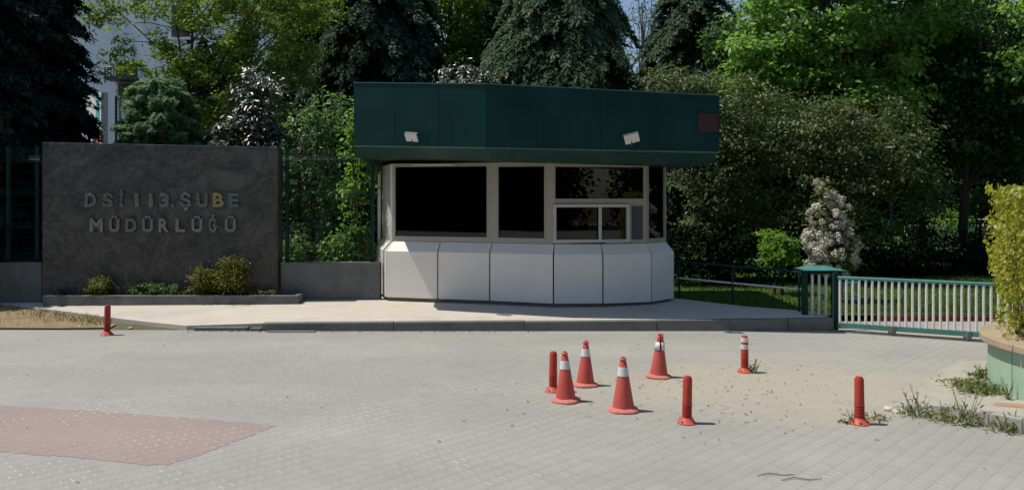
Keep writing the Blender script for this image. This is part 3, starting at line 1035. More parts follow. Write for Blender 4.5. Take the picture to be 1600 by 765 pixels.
def window(P, Q, panes, z0, z1, fw=.05, mat='frame', glass='glass', s0=0.0, s1=None):
    """frame in one mesh, each pane its child. panes: (sa, sb, za, zb) holes"""
    s1 = s1 if s1 is not None else slen(P, Q)
    ss = sorted({s0, s1, *[q[0] for q in panes], *[q[1] for q in panes]})
    zz = sorted({z0, z1, *[q[2] for q in panes], *[q[3] for q in panes]})
    mb = MB()
    for a, b in zip(ss, ss[1:]):
        run = None
        for c, d in zip(zz, zz[1:]):
            hole = any(q[0] - 1e-6 <= a and b <= q[1] + 1e-6 and q[2] - 1e-6 <= c and d <= q[3] + 1e-6 for q in panes)
            if not hole:
                mb.seg(P, Q, a, b, c, d, -.055, .0)
    fr = mb.build('window', M[mat], booth)
    for q in panes:
        mb = MB()
        mb.seg(P, Q, q[0] - .008, q[1] + .008, q[2] - .008, q[3] + .008, -.034, -.026)
        mb.build('pane', M[glass], fr)
        # raised glazing bead
        mb = MB()
        w = .018
        mb.seg(P, Q, q[0], q[1], q[2], q[2] + w, -.026, .006)
        mb.seg(P, Q, q[0], q[1], q[3] - w, q[3], -.026, .006)
        mb.seg(P, Q, q[0], q[0] + w, q[2] + w, q[3] - w, -.026, .006)
        mb.seg(P, Q, q[1] - w, q[1], q[2] + w, q[3] - w, -.026, .006)
        mb.build('glazing_bead', M[mat], fr)
    return fr


z0w, z1w = ZS + .005, ZT
# big left window, narrow second window
window(A_, C_, [(px_s(A_, C_, 616), px_s(A_, C_, 762), 1.275, 2.545)], z0w, z1w)
window(C_, D_, [(px_s(C_, D_, 777), px_s(C_, D_, 852), 1.275, 2.53)], z0w, z1w)
# serving window
fr = window(D_, F_, [(px_s(D_, F_, 866), px_s(D_, F_, 1007), 1.945, 2.52), (px_s(D_, F_, 866), px_s(D_, F_, 980), 1.25, 1.86), (px_s(D_, F_, 985), px_s(D_, F_, 1006), 1.25, 1.86)], z0w, z1w)
for ch in [c for c in fr.children if c.name.startswith('pane')]:
    pass
# sliding sash in front of the lower pane
mb = MB()
sa, sm, sb = px_s(D_, F_, 864), px_s(D_, F_, 937), px_s(D_, F_, 983)
w = .05
mb.seg(D_, F_, sa, sb, 1.225, 1.225 + w, .008, .045)
mb.seg(D_, F_, sa, sb, 1.87 - w, 1.87, .008, .045)
for s in (sa, sm - w / 2, sb - w):
    mb.seg(D_, F_, s, s + w, 1.225 + w, 1.87 - w, .008, .045)
sash = mb.build('sash', M['frame_light'], fr, .003)
mb = MB()
mb.seg(D_, F_, px_s(D_, F_, 985), px_s(D_, F_, 1006), 1.25, 1.86, -.020, -.012)
mb.build('infill_panel', M['grey_panel'], fr)
mb = MB()
mb.seg(D_, F_, px_s(D_, F_, 945), px_s(D_, F_, 972), 1.215, 1.24, .0, .075)
mb.build('sash_handle', M['frame_light'], fr, .003)
# corner glass and right side glass
window(F_, G_, [(.045, slen(F_, G_) - .03, 1.26, 2.54)], z0w, z1w, glass='glass_clear')
window(G_, H_, [(.05, .70, 1.26, 2.54), (.75, slen(G_, H_) - .06, 1.26, 2.54)], z0w, z1w, glass='glass_clear')
# left flank: cream cladding with a seam, corner post, white downpipe strip
mb = MB()
sl = slen(Lb, A_)
zs_ = Z(354, 14.8)
mb.seg(Lb, A_, 0, sl - .11, z0w, zs_ - .006, -.06, 0)
mb.seg(Lb, A_, 0, sl - .11, zs_ + .006, z1w, -.06, 0)
mb.seg(Lb, A_, 0, sl - .11, zs_ - .006, zs_ + .006, -.06, -.012)
mb.build('side_wall', M['cream'], booth)
mb = MB()
mb.seg(Lb, A_, sl - .105, sl - .005, z0w, z1w, -.06, .02)
mb.build('corner_post', M['panel'], booth, .006)
mb = MB()
p = Lb + Vector((-.05, -.03))
mb.box(p.x - .03, p.x + .025, p.y - .05, p.y, .8, z1w - .1)
mb.build('downpipe', M['panel'], booth, .01)
# back wall, floor, interior
mb = MB()
mb.box(-2.60, 1.5, .36, .43, .19, ZT)
mb.box(1.5, 2.72, .36, .43, .19, 1.25)
mb.box(Lb.x, Lb.x + .05, Lb.y + .01, .36, .19, ZT)
mb.build('back_wall', M['inside'], booth)
window(Vector((2.72, .43)), Vector((1.5, .43)), [(.05, 1.17, 1.31, 2.53)], 1.251, z1w, glass='glass_clear')
mb = MB()
mb.prism([Vector((p.x, p.y)) for p in IN3] + [Vector((2.7, .36)), Vector((-2.5, .36))], .19, .22)
mb.build('interior_floor', M['inside'], booth)
mb = MB()
mb.box(-1.6, 1.2, -.75, -.25, .72, .75)
mb.box(-1.55, -1.5, -.7, -.3, .22, .72)
mb.box(1.1, 1.15, -.7, -.3, .22, .72)
mb.build('desk', M['inside'], booth)

# roof: green fascia box with sloping skirt under it
RO = [(X(553, 13.32), 13.32), (X(760, 12.4), 12.4), (X(1124, 11.9), 11.9), (3.02, 15.85), (-2.78, 15.85)]
RO = [Vector(p) - BO for p in RO]
rzt = [Z(130, 13.32), Z(132, 12.4), Z(150, 11.9), 3.60, 3.87]
rzb = [Z(227, 13.32), Z(230, 12.4), Z(237, 11.9), 2.70, 2.85]
RI = []
n = len(RO)
for i, p in enumerate(RO):
    t0 = (p - RO[i - 1]).normalized()
    t1 = (RO[(i + 1) % n] - p).normalized()
    n0, n1 = Vector((-t0.y, t0.x)), Vector((-t1.y, t1.x))
    b = (n0 + n1).normalized()
    RI.append((p + b * .016 / b.dot(n0), p + b * .34 / b.dot(n0)))
mb = MB()
mb.prism([r[0] for r in RI], [z + .004 for z in rzb], [z - .006 for z in rzt])
mb.build('roof', M['seam'], booth)
skz = [Z(245.5, 13.68), Z(250.5, 12.74), Z(256, 12.25), 2.52, 2.66]
mb = MB()
ins = [r[0] for r in RI]
RS = [r[1] for r in RI]
RS[0] = RO[0] + (RO[4] - RO[0]).normalized() * .36
RS[2] = RO[2] + (RO[3] - RO[2]).normalized() * .36
RS[3] = RI[3][0]
RS[4] = RI[4][0]
mb.prism(RS, skz, [z + .002 for z in rzb])
mb.v = mb.v[:n] + [(q.x, q.y, z - .001) for q, z in zip(ins, rzb)]
mb.build('skirt', M['skirt'], booth)
for (i, parts) in ((0, [0, .32, .655, 1]), (1, [0, .25, .5, .745, 1]), (2, [0, .5, 1]), (4, [0, .5, 1])):
    P, Q = RO[i], RO[(i + 1) % n]
    Ln = slen(P, Q)
    for a, b in zip(parts, parts[1:]):
        zb0, zb1 = rzb[i] + (rzb[(i + 1) % n] - rzb[i]) * a, rzb[i] + (rzb[(i + 1) % n] - rzb[i]) * b
        zt0, zt1 = rzt[i] + (rzt[(i + 1) % n] - rzt[i]) * a, rzt[i] + (rzt[(i + 1) % n] - rzt[i]) * b
        t = (Q - P).normalized()
        nn = Vector((t.y, -t.x))
        a_, b_2 = P + t * (Ln * a + (.003 if i == 0 else .0012)), P + t * (Ln * b - (.003 if i == 0 else .0012))
        j0, j1 = random.uniform(-.003, .002), random.uniform(-.003, .002)
        mb = MB()
        mb.hexa([(*(a_ + nn * j0), zb0), (*(b_2 + nn * j1), zb1), (*(b_2 - nn * .014), zb1), (*(a_ - nn * .014), zb0),
                 (*(a_ + nn * j1), zt0), (*(b_2 + nn * j0), zt1), (*(b_2 - nn * .014), zt1), (*(a_ - nn * .014), zt0)])
        mb.build('fascia_panel', M['fascia'], booth)
    # drip trim along the lower edge, thin cap along the top
    mb = MB()
    t = (Q - P).normalized()
    nn = Vector((t.y, -t.x))
    for z0_, z1_, h0, h1 in ((rzb[i], rzb[(i + 1) % n], -.022, -.002), (rzt[i], rzt[(i + 1) % n], .001, .016)):
        mb.hexa([(*(P + nn * .012), z0_ + h0), (*(Q + nn * .012), z1_ + h0), (*(Q - nn * .01), z1_ + h0), (*(P - nn * .01), z0_ + h0),
                 (*(P + nn * .012), z0_ + h1), (*(Q + nn * .012), z1_ + h1), (*(Q - nn * .01), z1_ + h1), (*(P - nn * .01), z0_ + h1)])
    mb.build('edge_trim', M['seam'], booth)


def flood(px_, py_, i, tilt, roll):
    P, Q = RO[i], RO[i + 1]
    s = px_s(P, Q, px_)
    t = (Q - P).normalized()
    nn = Vector((t.y, -t.x))
    p = P + t * s
    z = Z(py_, (p + BO).y - .14)
    # bracket
    mb = MB()
    q = p + nn * .13
    mb.tube([(*(p + nn * .0), z - .085), (*(p + nn * .10), z - .085), (*q, z - .03)], .012, 6)
    mb.box(p.x - .035, p.x + .035, p.y - .012, p.y + .004, z - .11, z - .06)
    br = mb.build('floodlight', M['lamp_body'], booth)
    mb = MB()
    mb.box(-.115, .115, -.02, .035, -.075, .075)
    bd = mb.build('housing', M['lamp_body'], br, .008)
    mb = MB()
    mb.box(-.108, .108, -.026, -.0205, -.068, .068)
    fc = mb.build('lens', M['lamp_face'], br, .002)
    ang = math.atan2(t.y, t.x)
    for o in (bd, fc):
        o.location = (q.x, q.y, z)
        o.rotation_euler = (tilt, roll, ang)


flood(650, 214, 0, R(38), R(5))
flood(987, 216, 1, R(34), R(-14))
# dull red plate on the fascia's right end
s0, s1 = px_s(RO[1], RO[2], 1091), px_s(RO[1], RO[2], 1123)
mb = MB()
mb.seg(RO[1], RO[2], s0, s1 - .01, Z(207, 11.95), Z(178, 11.95), .004, .016)
mb.build('red_plate', M['red_plate'], booth)
# tube lamps under the soffit
for i, (x0, x1, P, Q) in enumerate(((648, 712, A_, C_), (925, 987, D_, F_))):
    mb = MB()
    s0, s1 = px_s(P, Q, x0), px_s(P, Q, x1)
    mb.seg(P, Q, s0, s1, 2.545, 2.572, .05, .11)
    mb.build('soffit_lamp', M['lamp_face'], booth, .006)

# ------------------------------------------------------------------ railing, gate housing, sliding gate
ra, rb = Vector((X(1058, 14.55), 14.55)), Vector((X(1252, 12.75), 12.75))
rail = thing('low_railing', 'low dark green two rail railing between the booth and the gate housing', 'railing', (ra.x, ra.y, 0))


def rl(s, z):
    q = ra.lerp(rb, s) - ra
    return (q.x, q.y, z)


mb = MB()
mb.tube([rl(0, .53), rl(1, .53)], .016, 8)
mb.build('mid_rail', M['white_bar'], rail)
mb = MB()
mb.tube([rl(0, .83), rl(1, .80)], .018, 8)
mb.build('top_rail', M['teal_dark'], rail)
for s in (.02, .48, .985):
    mb = MB()
    mb.tube([rl(s, .10), rl(s, .84)], .02, 8)
    mb.build('post', M['teal_dark'], rail)

HX, HY = X(1281, 12.45), 12.45
hs = thing('gate_housing', 'green gate housing with sloped teal cap and white bars beside the sliding gate', 'gate housing', (HX, HY, 0))
for x0, x1, y0, y1, mt in ((-.28, -.20, -.05, .03, 'teal_dark'), (.17, .27, -.10, 0, 'teal_dark')):
    mb = MB()
    mb.box(x0, x1, y0, y1, .13, .88)
    mb.build('post', M[mt], hs, .006)
for x in (-.135, -.03, .075):
    mb = MB()
    mb.box(x - .017, x + .017, -.06, -.03, .17, .80)
    mb.build('bar', M['white_bar'], hs, .003)
for z0_, z1_ in ((.805, .86), (.14, .17)):
    mb = MB()
    mb.box(-.19, .17, -.055, -.005, z0_, z1_)
    mb.build('cross_rail', M['teal_dark'], hs, .003)
mb = MB()
vs = [(-.37, -.20, .875), (.32, -.22, .875), (.32, .20, .875), (-.37, .20, .875), (-.12, -.06, .93), (.10, -.06, .93), (.10, .08, .93), (-.12, .08, .93)]
mb.hexa(vs)
mb.build('cap', M['teal'], hs, .004)
# teal roller arms behind the bars
mb = MB()
mb.box(.20, .62, -.001, .08, .60, .68)
mb.box(.20, .60, -.001, .08, .40, .46)
mb.build('roller_arm', M['teal'], hs, .008)

ga, gb = Vector((X(1309, 11.92), 11.92)), Vector((X(1550, 11.02), 11.02))
gate = thing('sliding_gate', 'long low sliding gate with white vertical bars and teal rails', 'gate', (ga.x, ga.y, 0))
gl_ = (gb - ga).length
O2 = Vector((0, 0))
Gd = gb - ga
Gext = Gd.normalized() * (gl_ + 1.2)
mb = MB()
mb.tube([(0, 0, .80), (Gext.x, Gext.y, .80)], .026, 10)
mb.build('top_rail', M['teal'], gate)
mb = MB()
mb.seg(O2, Gd, 0, gl_ + 1.2, .065, .135, -.025, .025)
mb.build('bottom_rail', M['teal'], gate, .004)
for k in range(33):
    s = .03 + k * (gl_ - .04) / 22.0
    if s > gl_ + 1.15:
        break
    mb = MB()
    c = Gd.normalized() * s
    mb.tube([(c.x, c.y, .136), (c.x, c.y, .782)], .0185, 10)
    mb.build('bar', M['white_bar'], gate)
for px_ in (1394, 1512, 1600):
    s = px_s(ga - BO, gb - BO, px_)
    c = Gd.normalized() * s
    mb = MB()
    mb.box(c.x - .03, c.x + .03, c.y - .05, c.y - .028, .02, .13)
    mb.tube([(c.x, c.y - .027, .05), (c.x, c.y + .03, .05)], .045, 14)
    mb.build('wheel', M['steel'], gate)
mb = MB()
mb.seg(ga, gb, -.1, gl_ + 2.2, .001, .012, -.05, .05)
mb.seg(ga, gb, -.1, gl_ + 2.2, .012, .026, -.008, .008)
tag(mb.build('gate_track', M['steel']), 'flat steel track on the paving under the sliding gate', 'track')
# kerb end post where gate meets kerb
mb = MB()
mb.box(0, .07, 0, .07, 0, .86)
o = mb.build('gate_stop_post', M['teal_dark'], bevel=.005)
o.location = (X(1303, 12.02), 12.02, 0)
tag(o, 'dark green stop post where the sliding gate meets the kerb', 'post')

# ------------------------------------------------------------------ round planter with golden hedge, right
PC = Vector((6.03, 7.6))
PR = 1.32
rp = thing('round_planter', 'round mint green planter wall with tan coping at the right edge', 'planter', (PC.x, PC.y, 0))


def ring(r0, r1, z0, z1, seg=64, a0=0, a1=2 * math.pi):
    mb = MB()
    vs, fs = [], []
    for k in range(seg + 1):
        th = a0 + (a1 - a0) * k / seg
        c, s = math.cos(th), math.sin(th)
        vs += [(r0 * c, r0 * s, z0), (r1 * c, r1 * s, z0), (r1 * c, r1 * s, z1), (r0 * c, r0 * s, z1)]
    for k in range(seg):
        o = k * 4
        for j in range(4):
            fs.append((o + j, o + 4 + j, o + 4 + (j + 1) % 4, o + (j + 1) % 4))
    fs += [(0, 1, 2, 3), (seg * 4 + 3, seg * 4 + 2, seg * 4 + 1, seg * 4)]
    mb.add(vs, fs, True)
    return mb


nseg = 7
for k in range(nseg):
    a0 = R(207 - 51.43 / 2) + k * 2 * math.pi / nseg
    a1 = a0 + 2 * math.pi / nseg - .008
    ring(PR - .18, PR, .0, .555, 14, a0, a1).build('wall_segment', M['mint'], rp, .004)
for k in range(9):
    a0 = R(186) + k * 2 * math.pi / 9
    ring(PR - .24, PR + .075, .556, .628, 10, a0, a0 + 2 * math.pi / 9 - .006).build('coping', M['cap'], rp, .008)
mb = MB()
mb.lathe([(PR - .181, .1), (PR - .181, .53)], 40)
mb.build('soil', M['soil'], rp)

# hedge: leaves through the outer layer of a clipped drum
hd = thing('clipped_hedge', 'clipped golden green hedge growing in the round mint planter', 'hedge', (PC.x, PC.y, .53))
n = 30000
th = rng.random(n) * 2 * math.pi
rr = 1.29 - np.abs(rng.normal(size=n)) * .16 + 0.05 * np.sin(th * 9) + .04 * np.sin(th * 23 + 1)
zz = rng.random(n) * 1.53
zz = np.where(rng.random(n) < .25, 1.5 + rng.normal(size=n) * .04, zz)
rr = np.where(zz > 1.44, np.sqrt(rng.random(n)) * 1.28, rr)
bumpz = np.array([noise.noise(Vector((a * 3.1, z * 2.6, 3.3))) for a, z in zip(th, zz)])
rr = rr + bumpz * .13 - np.clip(.35 - zz, 0, 1) * .25
keep = ~((zz < .42) & (rng.random(n) < .65))
th, rr, zz = th[keep], rr[keep], zz[keep]
n = len(th)
P = np.column_stack([rr * np.cos(th), rr * np.sin(th), zz])
outw = np.column_stack([np.cos(th), np.sin(th), .35 * np.ones(n)])
l_ = .055 * (.6 + .8 * rng.random(n))
leaf_mesh('foliage', P, outw + rng.normal(size=(n, 3)) * .65, rng.normal(size=(n, 3)) + np.array([0, 0, -.4]), l_, l_ * .6, L['hedge'], hd)
mb = MB()
for k in range(90):
    th = random.uniform(0, 2 * math.pi)
    r0 = random.uniform(.6, 1.08)
    x, y = r0 * math.cos(th), r0 * math.sin(th)
    mb.tube([(x, y, -.02), (x * 1.05 + random.uniform(-.08, .08), y * 1.05 + random.uniform(-.08, .08), .3), (x * 1.1 + random.uniform(-.15, .15), y * 1.1 + random.uniform(-.15, .15), .8 + random.random() * .5)], [.014, .010, .004], 5)
mb.build('stems', M['bark_pale'], hd)

# short teal railing on the planter's coping
pr = thing('planter_railing', 'short teal flat bar railing on the coping in front of the hedge', 'railing', (PC.x, PC.y, .628))
pts = []
for a in (196, 206, 216, 226, 236):
    pts.append(((PR - .04) * math.cos(R(a)), (PR - .04) * math.sin(R(a))))
mb = MB()
for p, q in zip(pts, pts[1:]):
    mb.seg(p, q, 0, (Vector(q) - Vector(p)).length + .004, .055, .10, -.008, .008)
mb.build('flat_bar', M['teal'], pr)
for p in (pts[0], pts[2], pts[4]):
    mb = MB()
    mb.box(p[0] - .018, p[0] + .018, p[1] - .018, p[1] + .018, 0, .20)
    mb.build('upright', M['teal_dark'], pr, .003)

# right-hand pavement corner with kerb
kb = [G(1400, 636), G(1440, 643), G(1484, 651), G(1547, 667), G(1600, 678), G(1700, 700), G(1800, 730)]
kt = [(p.x, p.y) for p in kb]
sw = kt + [(9, 5.2), (9, 9.4), (5.2, 9.3), (4.42, 8.6), (3.95, 7.95)]
zt = [.02, .06, .10, .12, .125, .125, .125, .125, .125, .10, .08, .05]
mb = MB()
mb.prism([(p[0], p[1]) for p in sw], -.03, zt)
struct(mb.build('corner_pavement', M['worn']))
for i in range(len(kt) - 1):
    P, Q = Vector(kt[i]), Vector(kt[i + 1])
    t = (Q - P).normalized()
    nn = Vector((t.y, -t.x))
    e = Q - t * .008
    mb = MB()
    z0_, z1_ = zt[i] + .006, zt[i + 1] + .006
    mb.hexa([(*(P + nn * .02), -.03), (*(e + nn * .02), -.03), (*(e - nn * .11), -.03), (*(P - nn * .11), -.03),
             (*(P + nn * .008), z0_), (*(e + nn * .008), z1_), (*(e - nn * .11), z1_), (*(P - nn * .11), z0_)])
    struct(mb.build('corner_kerb', M['kerb_pale'], bevel=.012))
mb = MB()
q = [G(1552, 630, .125), G(1640, 640, .125), G(1640, 632, .125), G(1556, 626, .125)]
from mathutils.bvhtree import BVHTree
cp = bpy.data.objects['corner_pavement']
bt = BVHTree.FromPolygons([v.co.copy() for v in cp.data.vertices], [tuple(p.vertices) for p in cp.data.polygons])
tz = []
for p in q:
    hit = bt.ray_cast(Vector((p.x, p.y, 1)), Vector((0, 0, -1)))[0]
    tz.append((hit.z if hit else .12) + .004)
mb.prism([(p.x, p.y) for p in q], [z - .03 for z in tz], tz)
tag(mb.build('terracotta_slab', M['tile']), 'terracotta paving slab at the foot of the mint planter wall', 'slab')


def rubble(px_, py_, n, r, label, z=0.0):
    g = G(px_, py_, z)
    bm = bmesh.new()
    for k in range(n):
        s = r * random.uniform(.4, 1)
        mt = Matrix.Translation((random.gauss(0, r * .75), random.gauss(0, r * .4), s * .22)) @ Matrix.Rotation(random.random() * 6, 4, 'Z') @ Matrix.Diagonal((s, s * .8, s * .42, 1))
        ret = bmesh.ops.create_icosphere(bm, subdivisions=2, radius=1, matrix=mt)
        for v in ret['verts']:
            v.co += Vector((random.uniform(-1, 1), random.uniform(-1, 1), random.uniform(-1, 1))) * s * .12
    me = bpy.data.meshes.new('rubble')
    bm.to_mesh(me)
    bm.free()
    me.materials.append(M['rubble'])
    o = bpy.data.objects.new('rubble', me)
    COL.objects.link(o)
    o.location = g
    tag(o, label, 'rubble')


rubble(1405, 642, 9, .06, 'pale broken concrete lump at the low end of the right kerb')
rubble(122, 511, 6, .045, 'small heap of broken stones at the left end of the kerb')
rubble(205, 512, 4, .035, 'few pale stone chips beside the left red post')


# weeds along the right kerb
def weed(px_, py_, w, h, label, z=0.0, n=90, mat='weed', stalks=6, group='weeds along the right kerb'):
    g = G(px_, py_, z)
    if z > 0:
        hit = bt.ray_cast(Vector((g.x, g.y, 1)), Vector((0, 0, -1)))[0]
        g.z = hit.z if hit else 0
    r_ = thing('weed', label, 'weed', g, group)
    P = np.column_stack([rng.normal(size=n) * w * .3, rng.normal(size=n) * w * .18, np.abs(rng.normal(size=n)) * h * .24])
    nr = rng.normal(size=(n, 3)) * .6 + np.array([0, 0, .7])
    tp = np.column_stack([P[:, 0] * 3, P[:, 1] * 3, .25 + rng.random(n) * .5]) + rng.normal(size=(n, 3)) * .3
    l_ = .05 * (.5 + rng.random(n))
    if stalks:
        mb = MB()
        C2 = []
        for k in range(stalks):
            x, y = random.gauss(0, min(.035, w * .12)), random.gauss(0, .018)
            hh = h * random.uniform(.5, 1.0)
            tx = x + random.uniform(-.6, .6) * hh
            mb.tube([(x, y, 0), (x * .5 + tx * .5, y, hh * .55), (tx, y, hh)], [.0035, .0025, .0012], 4)
            for q in range(7):
                s = random.uniform(.35, 1)
                C2.append((x + (tx - x) * s, y, hh * s))
        mb.build('stalks', M['weed_stem'], r_)
        k = len(C2)
        P = np.concatenate([P, np.array(C2)])  # seed heads on the stalks, merged into the leaf mesh
        nr = np.concatenate([nr, rng.normal(size=(k, 3))])
        tp = np.concatenate([tp, rng.normal(size=(k, 3)) + np.array([0, 0, 1])])
        l_ = np.concatenate([l_, np.full(k, .026)])
    leaf_mesh('leaves', P + np.array([0, 0, .012]), nr, tp, l_, l_ * .3, L[mat], r_)


M['weed_stem'] = mottled('weed_stem', (0.12, 0.13, 0.06), 0.8, 0.2, 9, 0.2, bumpk=0)
weed(1432, 650, .30, .30, 'tall stalked weed beside the pale concrete lump', n=110, stalks=9)
weed(1470, 657, .34, .20, 'leafy low weed in the kerb gutter right of the tall stalked weed', n=130, stalks=3)
weed(1512, 664, .26, .34, 'weed with tall dry seed stalks against the kerb', n=110, stalks=9)
weed(1572, 674, .32, .20, 'broad leafed weed in front of the kerb near the right edge', n=130, stalks=5)
weed(1535, 622, .40, .14, 'spreading weed at the foot of the mint planter wall', .05, 420, stalks=8)
weed(1512, 612, .36, .10, 'flat weed mat on the pavement left of the mint planter', .03, 320, stalks=1)
weed(1535, 598, .22, .16, 'small weed behind the flat mat beside the mint planter', .05, 220, stalks=4)
weed(1575, 622, .10, .22, 'thin upright weed against the mint planter wall', .12, 20, stalks=6)
weed(1176, 582, .10, .17, 'weed growing beside the white banded red post', 0, 40, stalks=6, group='weeds among the posts')
weed(1331, 661, .14, .12, 'small weed at the foot of the right red post', 0, 45, stalks=3, group='weeds among the posts')
weed(1362, 655, .26, .07, 'flat dry weed lying right of the right red post', 0, 60, mat='dry', stalks=0, group='weeds among the posts')

# dead leaves and twigs on the paving
C = []
while len(C) < 1000:
    if random.random() < .88:
        px_, py_ = random.gauss(1130, 200), random.gauss(612, 32)
    else:
        px_, py_ = random.uniform(0, 1600), 520 + 240 * random.random()
    if 522 < py_ < 775 and 0 < px_ < 1600:
        g = G(px_, py_)
        C.append((g.x, g.y, .009))
C = np.array(C)
n = len(C)
l_ = .010 + .042 * rng.random(n) ** 4
o = leaf_mesh('leaf_litter', C, np.column_stack([rng.normal(size=n) * .25, rng.normal(size=n) * .25, np.ones(n)]), np.column_stack([rng.normal(size=n), rng.normal(size=n), np.zeros(n)]), l_, l_ * .35, M['litter'])
tag(o, 'dead leaf bits and dirt scattered over the grey paving', 'litter', kind='stuff')
# bits along the kerb foot
C = []
for _ in range(260):
    x = random.uniform(-4.9, .5)
    C.append((x, KY - .14 - abs(random.gauss(0, .05)), .008))
C = np.array(C)
n = len(C)
o = leaf_mesh('gutter_litter', C, np.column_stack([rng.normal(size=n) * .4, rng.normal(size=n) * .4, np.ones(n)]), rng.normal(size=(n, 3)), .035, .016, M['litter'])
tag(o, 'dead leaves gathered along the foot of the front kerb', 'litter', kind='stuff')
for i, (px_, py_, ln, lab) in enumerate(((1212, 742, .28, 'bent dark twig lying on the paving in the foreground'), (1252, 749, .30, 'longer dark twig lying right of the bent twig'), (118, 510, .42, 'grey stick lying on the rubble at the left kerb end'))):
    g = G(px_, py_)
    mb = MB()
    mb.tube([(-ln / 2, -.02, .006), (-ln * .15, .02, .012), (ln * .15, -.012, .008), (ln / 2, .01, .006 if i < 2 else .09)], [.0025, .004, .004, .002], 6)
    o = mb.build('twig', M['twig'])
    o.location = g
    tag(o, lab, 'twig', 'twigs on the paving')

# ------------------------------------------------------------------ traffic cones and red posts
CONE_G, POST_G = 'traffic cones in front of the booth', 'red flexible posts on the paving'


def make_cone(damaged=False):
    root = thing('traffic_cone', 'x', 'traffic cone', (0, 0, 0), CONE_G)
    mb = MB()
    # eight sided foot with notched edge, then a rounded collar
    vs = []
    prof = [(.148, .0), (.150, .014), (.138, .024), (.100, .038)]
    for r_, z in prof:
        for k in range(16):
            th = 2 * math.pi * (k + .5) / 16
            q = r_ * (1.0 if k % 4 < 2 else .93)
            vs.append((q * math.cos(th), q * math.sin(th), z))
    fs = [(i * 16 + k, i * 16 + (k + 1) % 16, (i + 1) * 16 + (k + 1) % 16, (i + 1) * 16 + k) for i in range(3) for k in range(16)]
    fs += [tuple(range(15, -1, -1)), tuple(range(48, 64))]
    mb.add(vs, fs)
    mb.build('base', M['cone_base'], root, .004)

    def rad(z):
        return .098 - (z - .038) * (.098 - .030) / (.445 - .038)
    mb = MB()
    if not damaged:
        mb.lathe([(rad(.038), .038), (rad(.2), .2), (rad(.44), .44), (.026, .448), (.026, .455), (.032, .459), (.033, .468), (.027, .474), (.018, .476), (.017, .487), (.008, .490)], 28)
        mb.build('body', M['cone'], root)
        mb = MB()
        mb.lathe([(rad(.318) + .0005, .318), (rad(.320) + .003, .3195), (rad(.395) + .003, .3945), (rad(.396) + .0005, .396)], 28)
        mb.build('reflective_band', M['band'], root)
    else:
        mb.lathe([(rad(.038), .038), (rad(.2), .2), (rad(.30), .30)], 28)
        mb.build('body', M['cone'], root)
        # torn top: two separated shells around a slit
        for a0, a1, top, lean, mt in ((R(-78), R(204), .478, .003, 'cone'), (R(206), R(263), .468, -.006, 'cone')):
            vs, fs = [], []
            seg = 16
            zs_ = [.300, .34, .38, .42, top]
            for z in zs_:
                for k in range(seg + 1):
                    th = a0 + (a1 - a0) * k / seg
                    sh = (z - .30) / .18
                    q = rad(z) + .004 * sh
                    jag = .012 * math.sin(k * 2.1) if z == top else 0
                    vs.append((q * math.cos(th) + lean * sh, q * math.sin(th) - .004 * sh, z + jag))
            w = seg + 1
            for i in range(len(zs_) - 1):
                for k in range(seg):
                    fs.append((i * w + k, i * w + k + 1, (i + 1) * w + k + 1, (i + 1) * w + k))
            mb = MB()
            mb.add(vs, fs, True)
            o = mb.build('torn_top', M[mt], root)
            sm_ = o.modifiers.new('shell', 'SOLIDIFY')
            sm_.thickness = .006
            vs, fs = [], []
            for z in (.308, .392):
                for k in range(seg + 1):
                    th = a0 + (a1 - a0) * (k + .02) / (seg + .04)
                    sh = (z - .30) / .18
                    q = rad(z) + .008
                    vs.append((q * math.cos(th) + lean * sh, q * math.sin(th) - .004 * sh, z))
            for k in range(seg):
                fs.append((k, k + 1, w + k + 1, w + k))
            mb = MB()
            mb.add(vs, fs, True)
            o = mb.build('reflective_band', M['band'], root)
            sm_ = o.modifiers.new('shell', 'SOLIDIFY')
            sm_.thickness = .003
    return root


def dup(root, loc, rz=0.0, rx=0.0, ry=0.0, scale=1.0, label=None):
    r = root.copy()
    COL.objects.link(r)
    r.location, r.rotation_euler, r.scale = loc, (rx, ry, rz), (scale,) * 3
    if label:
        r['label'] = label
    for ch in list(root.children):
        c = ch.copy()
        COL.objects.link(c)
        c.parent = r
        for gch in list(ch.children):
            d = gch.copy()
            COL.objects.link(d)
            d.parent = c
    return r


cone = make_cone()
cone.location, cone.rotation_euler, cone.scale = G(974, 641), (0, R(-.4), R(20)), (1.035,) * 3
cone['label'] = 'nearest traffic cone with white band, standing right of the cone pair'
dup(cone, G(884, 626), R(-8), 0, R(-1.2), 1.0, 'traffic cone with white band right beside the plain red post')
dup(cone, G(914.5, 601.5), R(40), 0, R(1.0), .975, 'traffic cone with white band behind the one beside the red post')
c4 = make_cone(True)
c4.location, c4.rotation_euler = G(1029, 588.5), (0, R(2.2), R(0))
c4['label'] = 'traffic cone with torn split top behind the other cones'


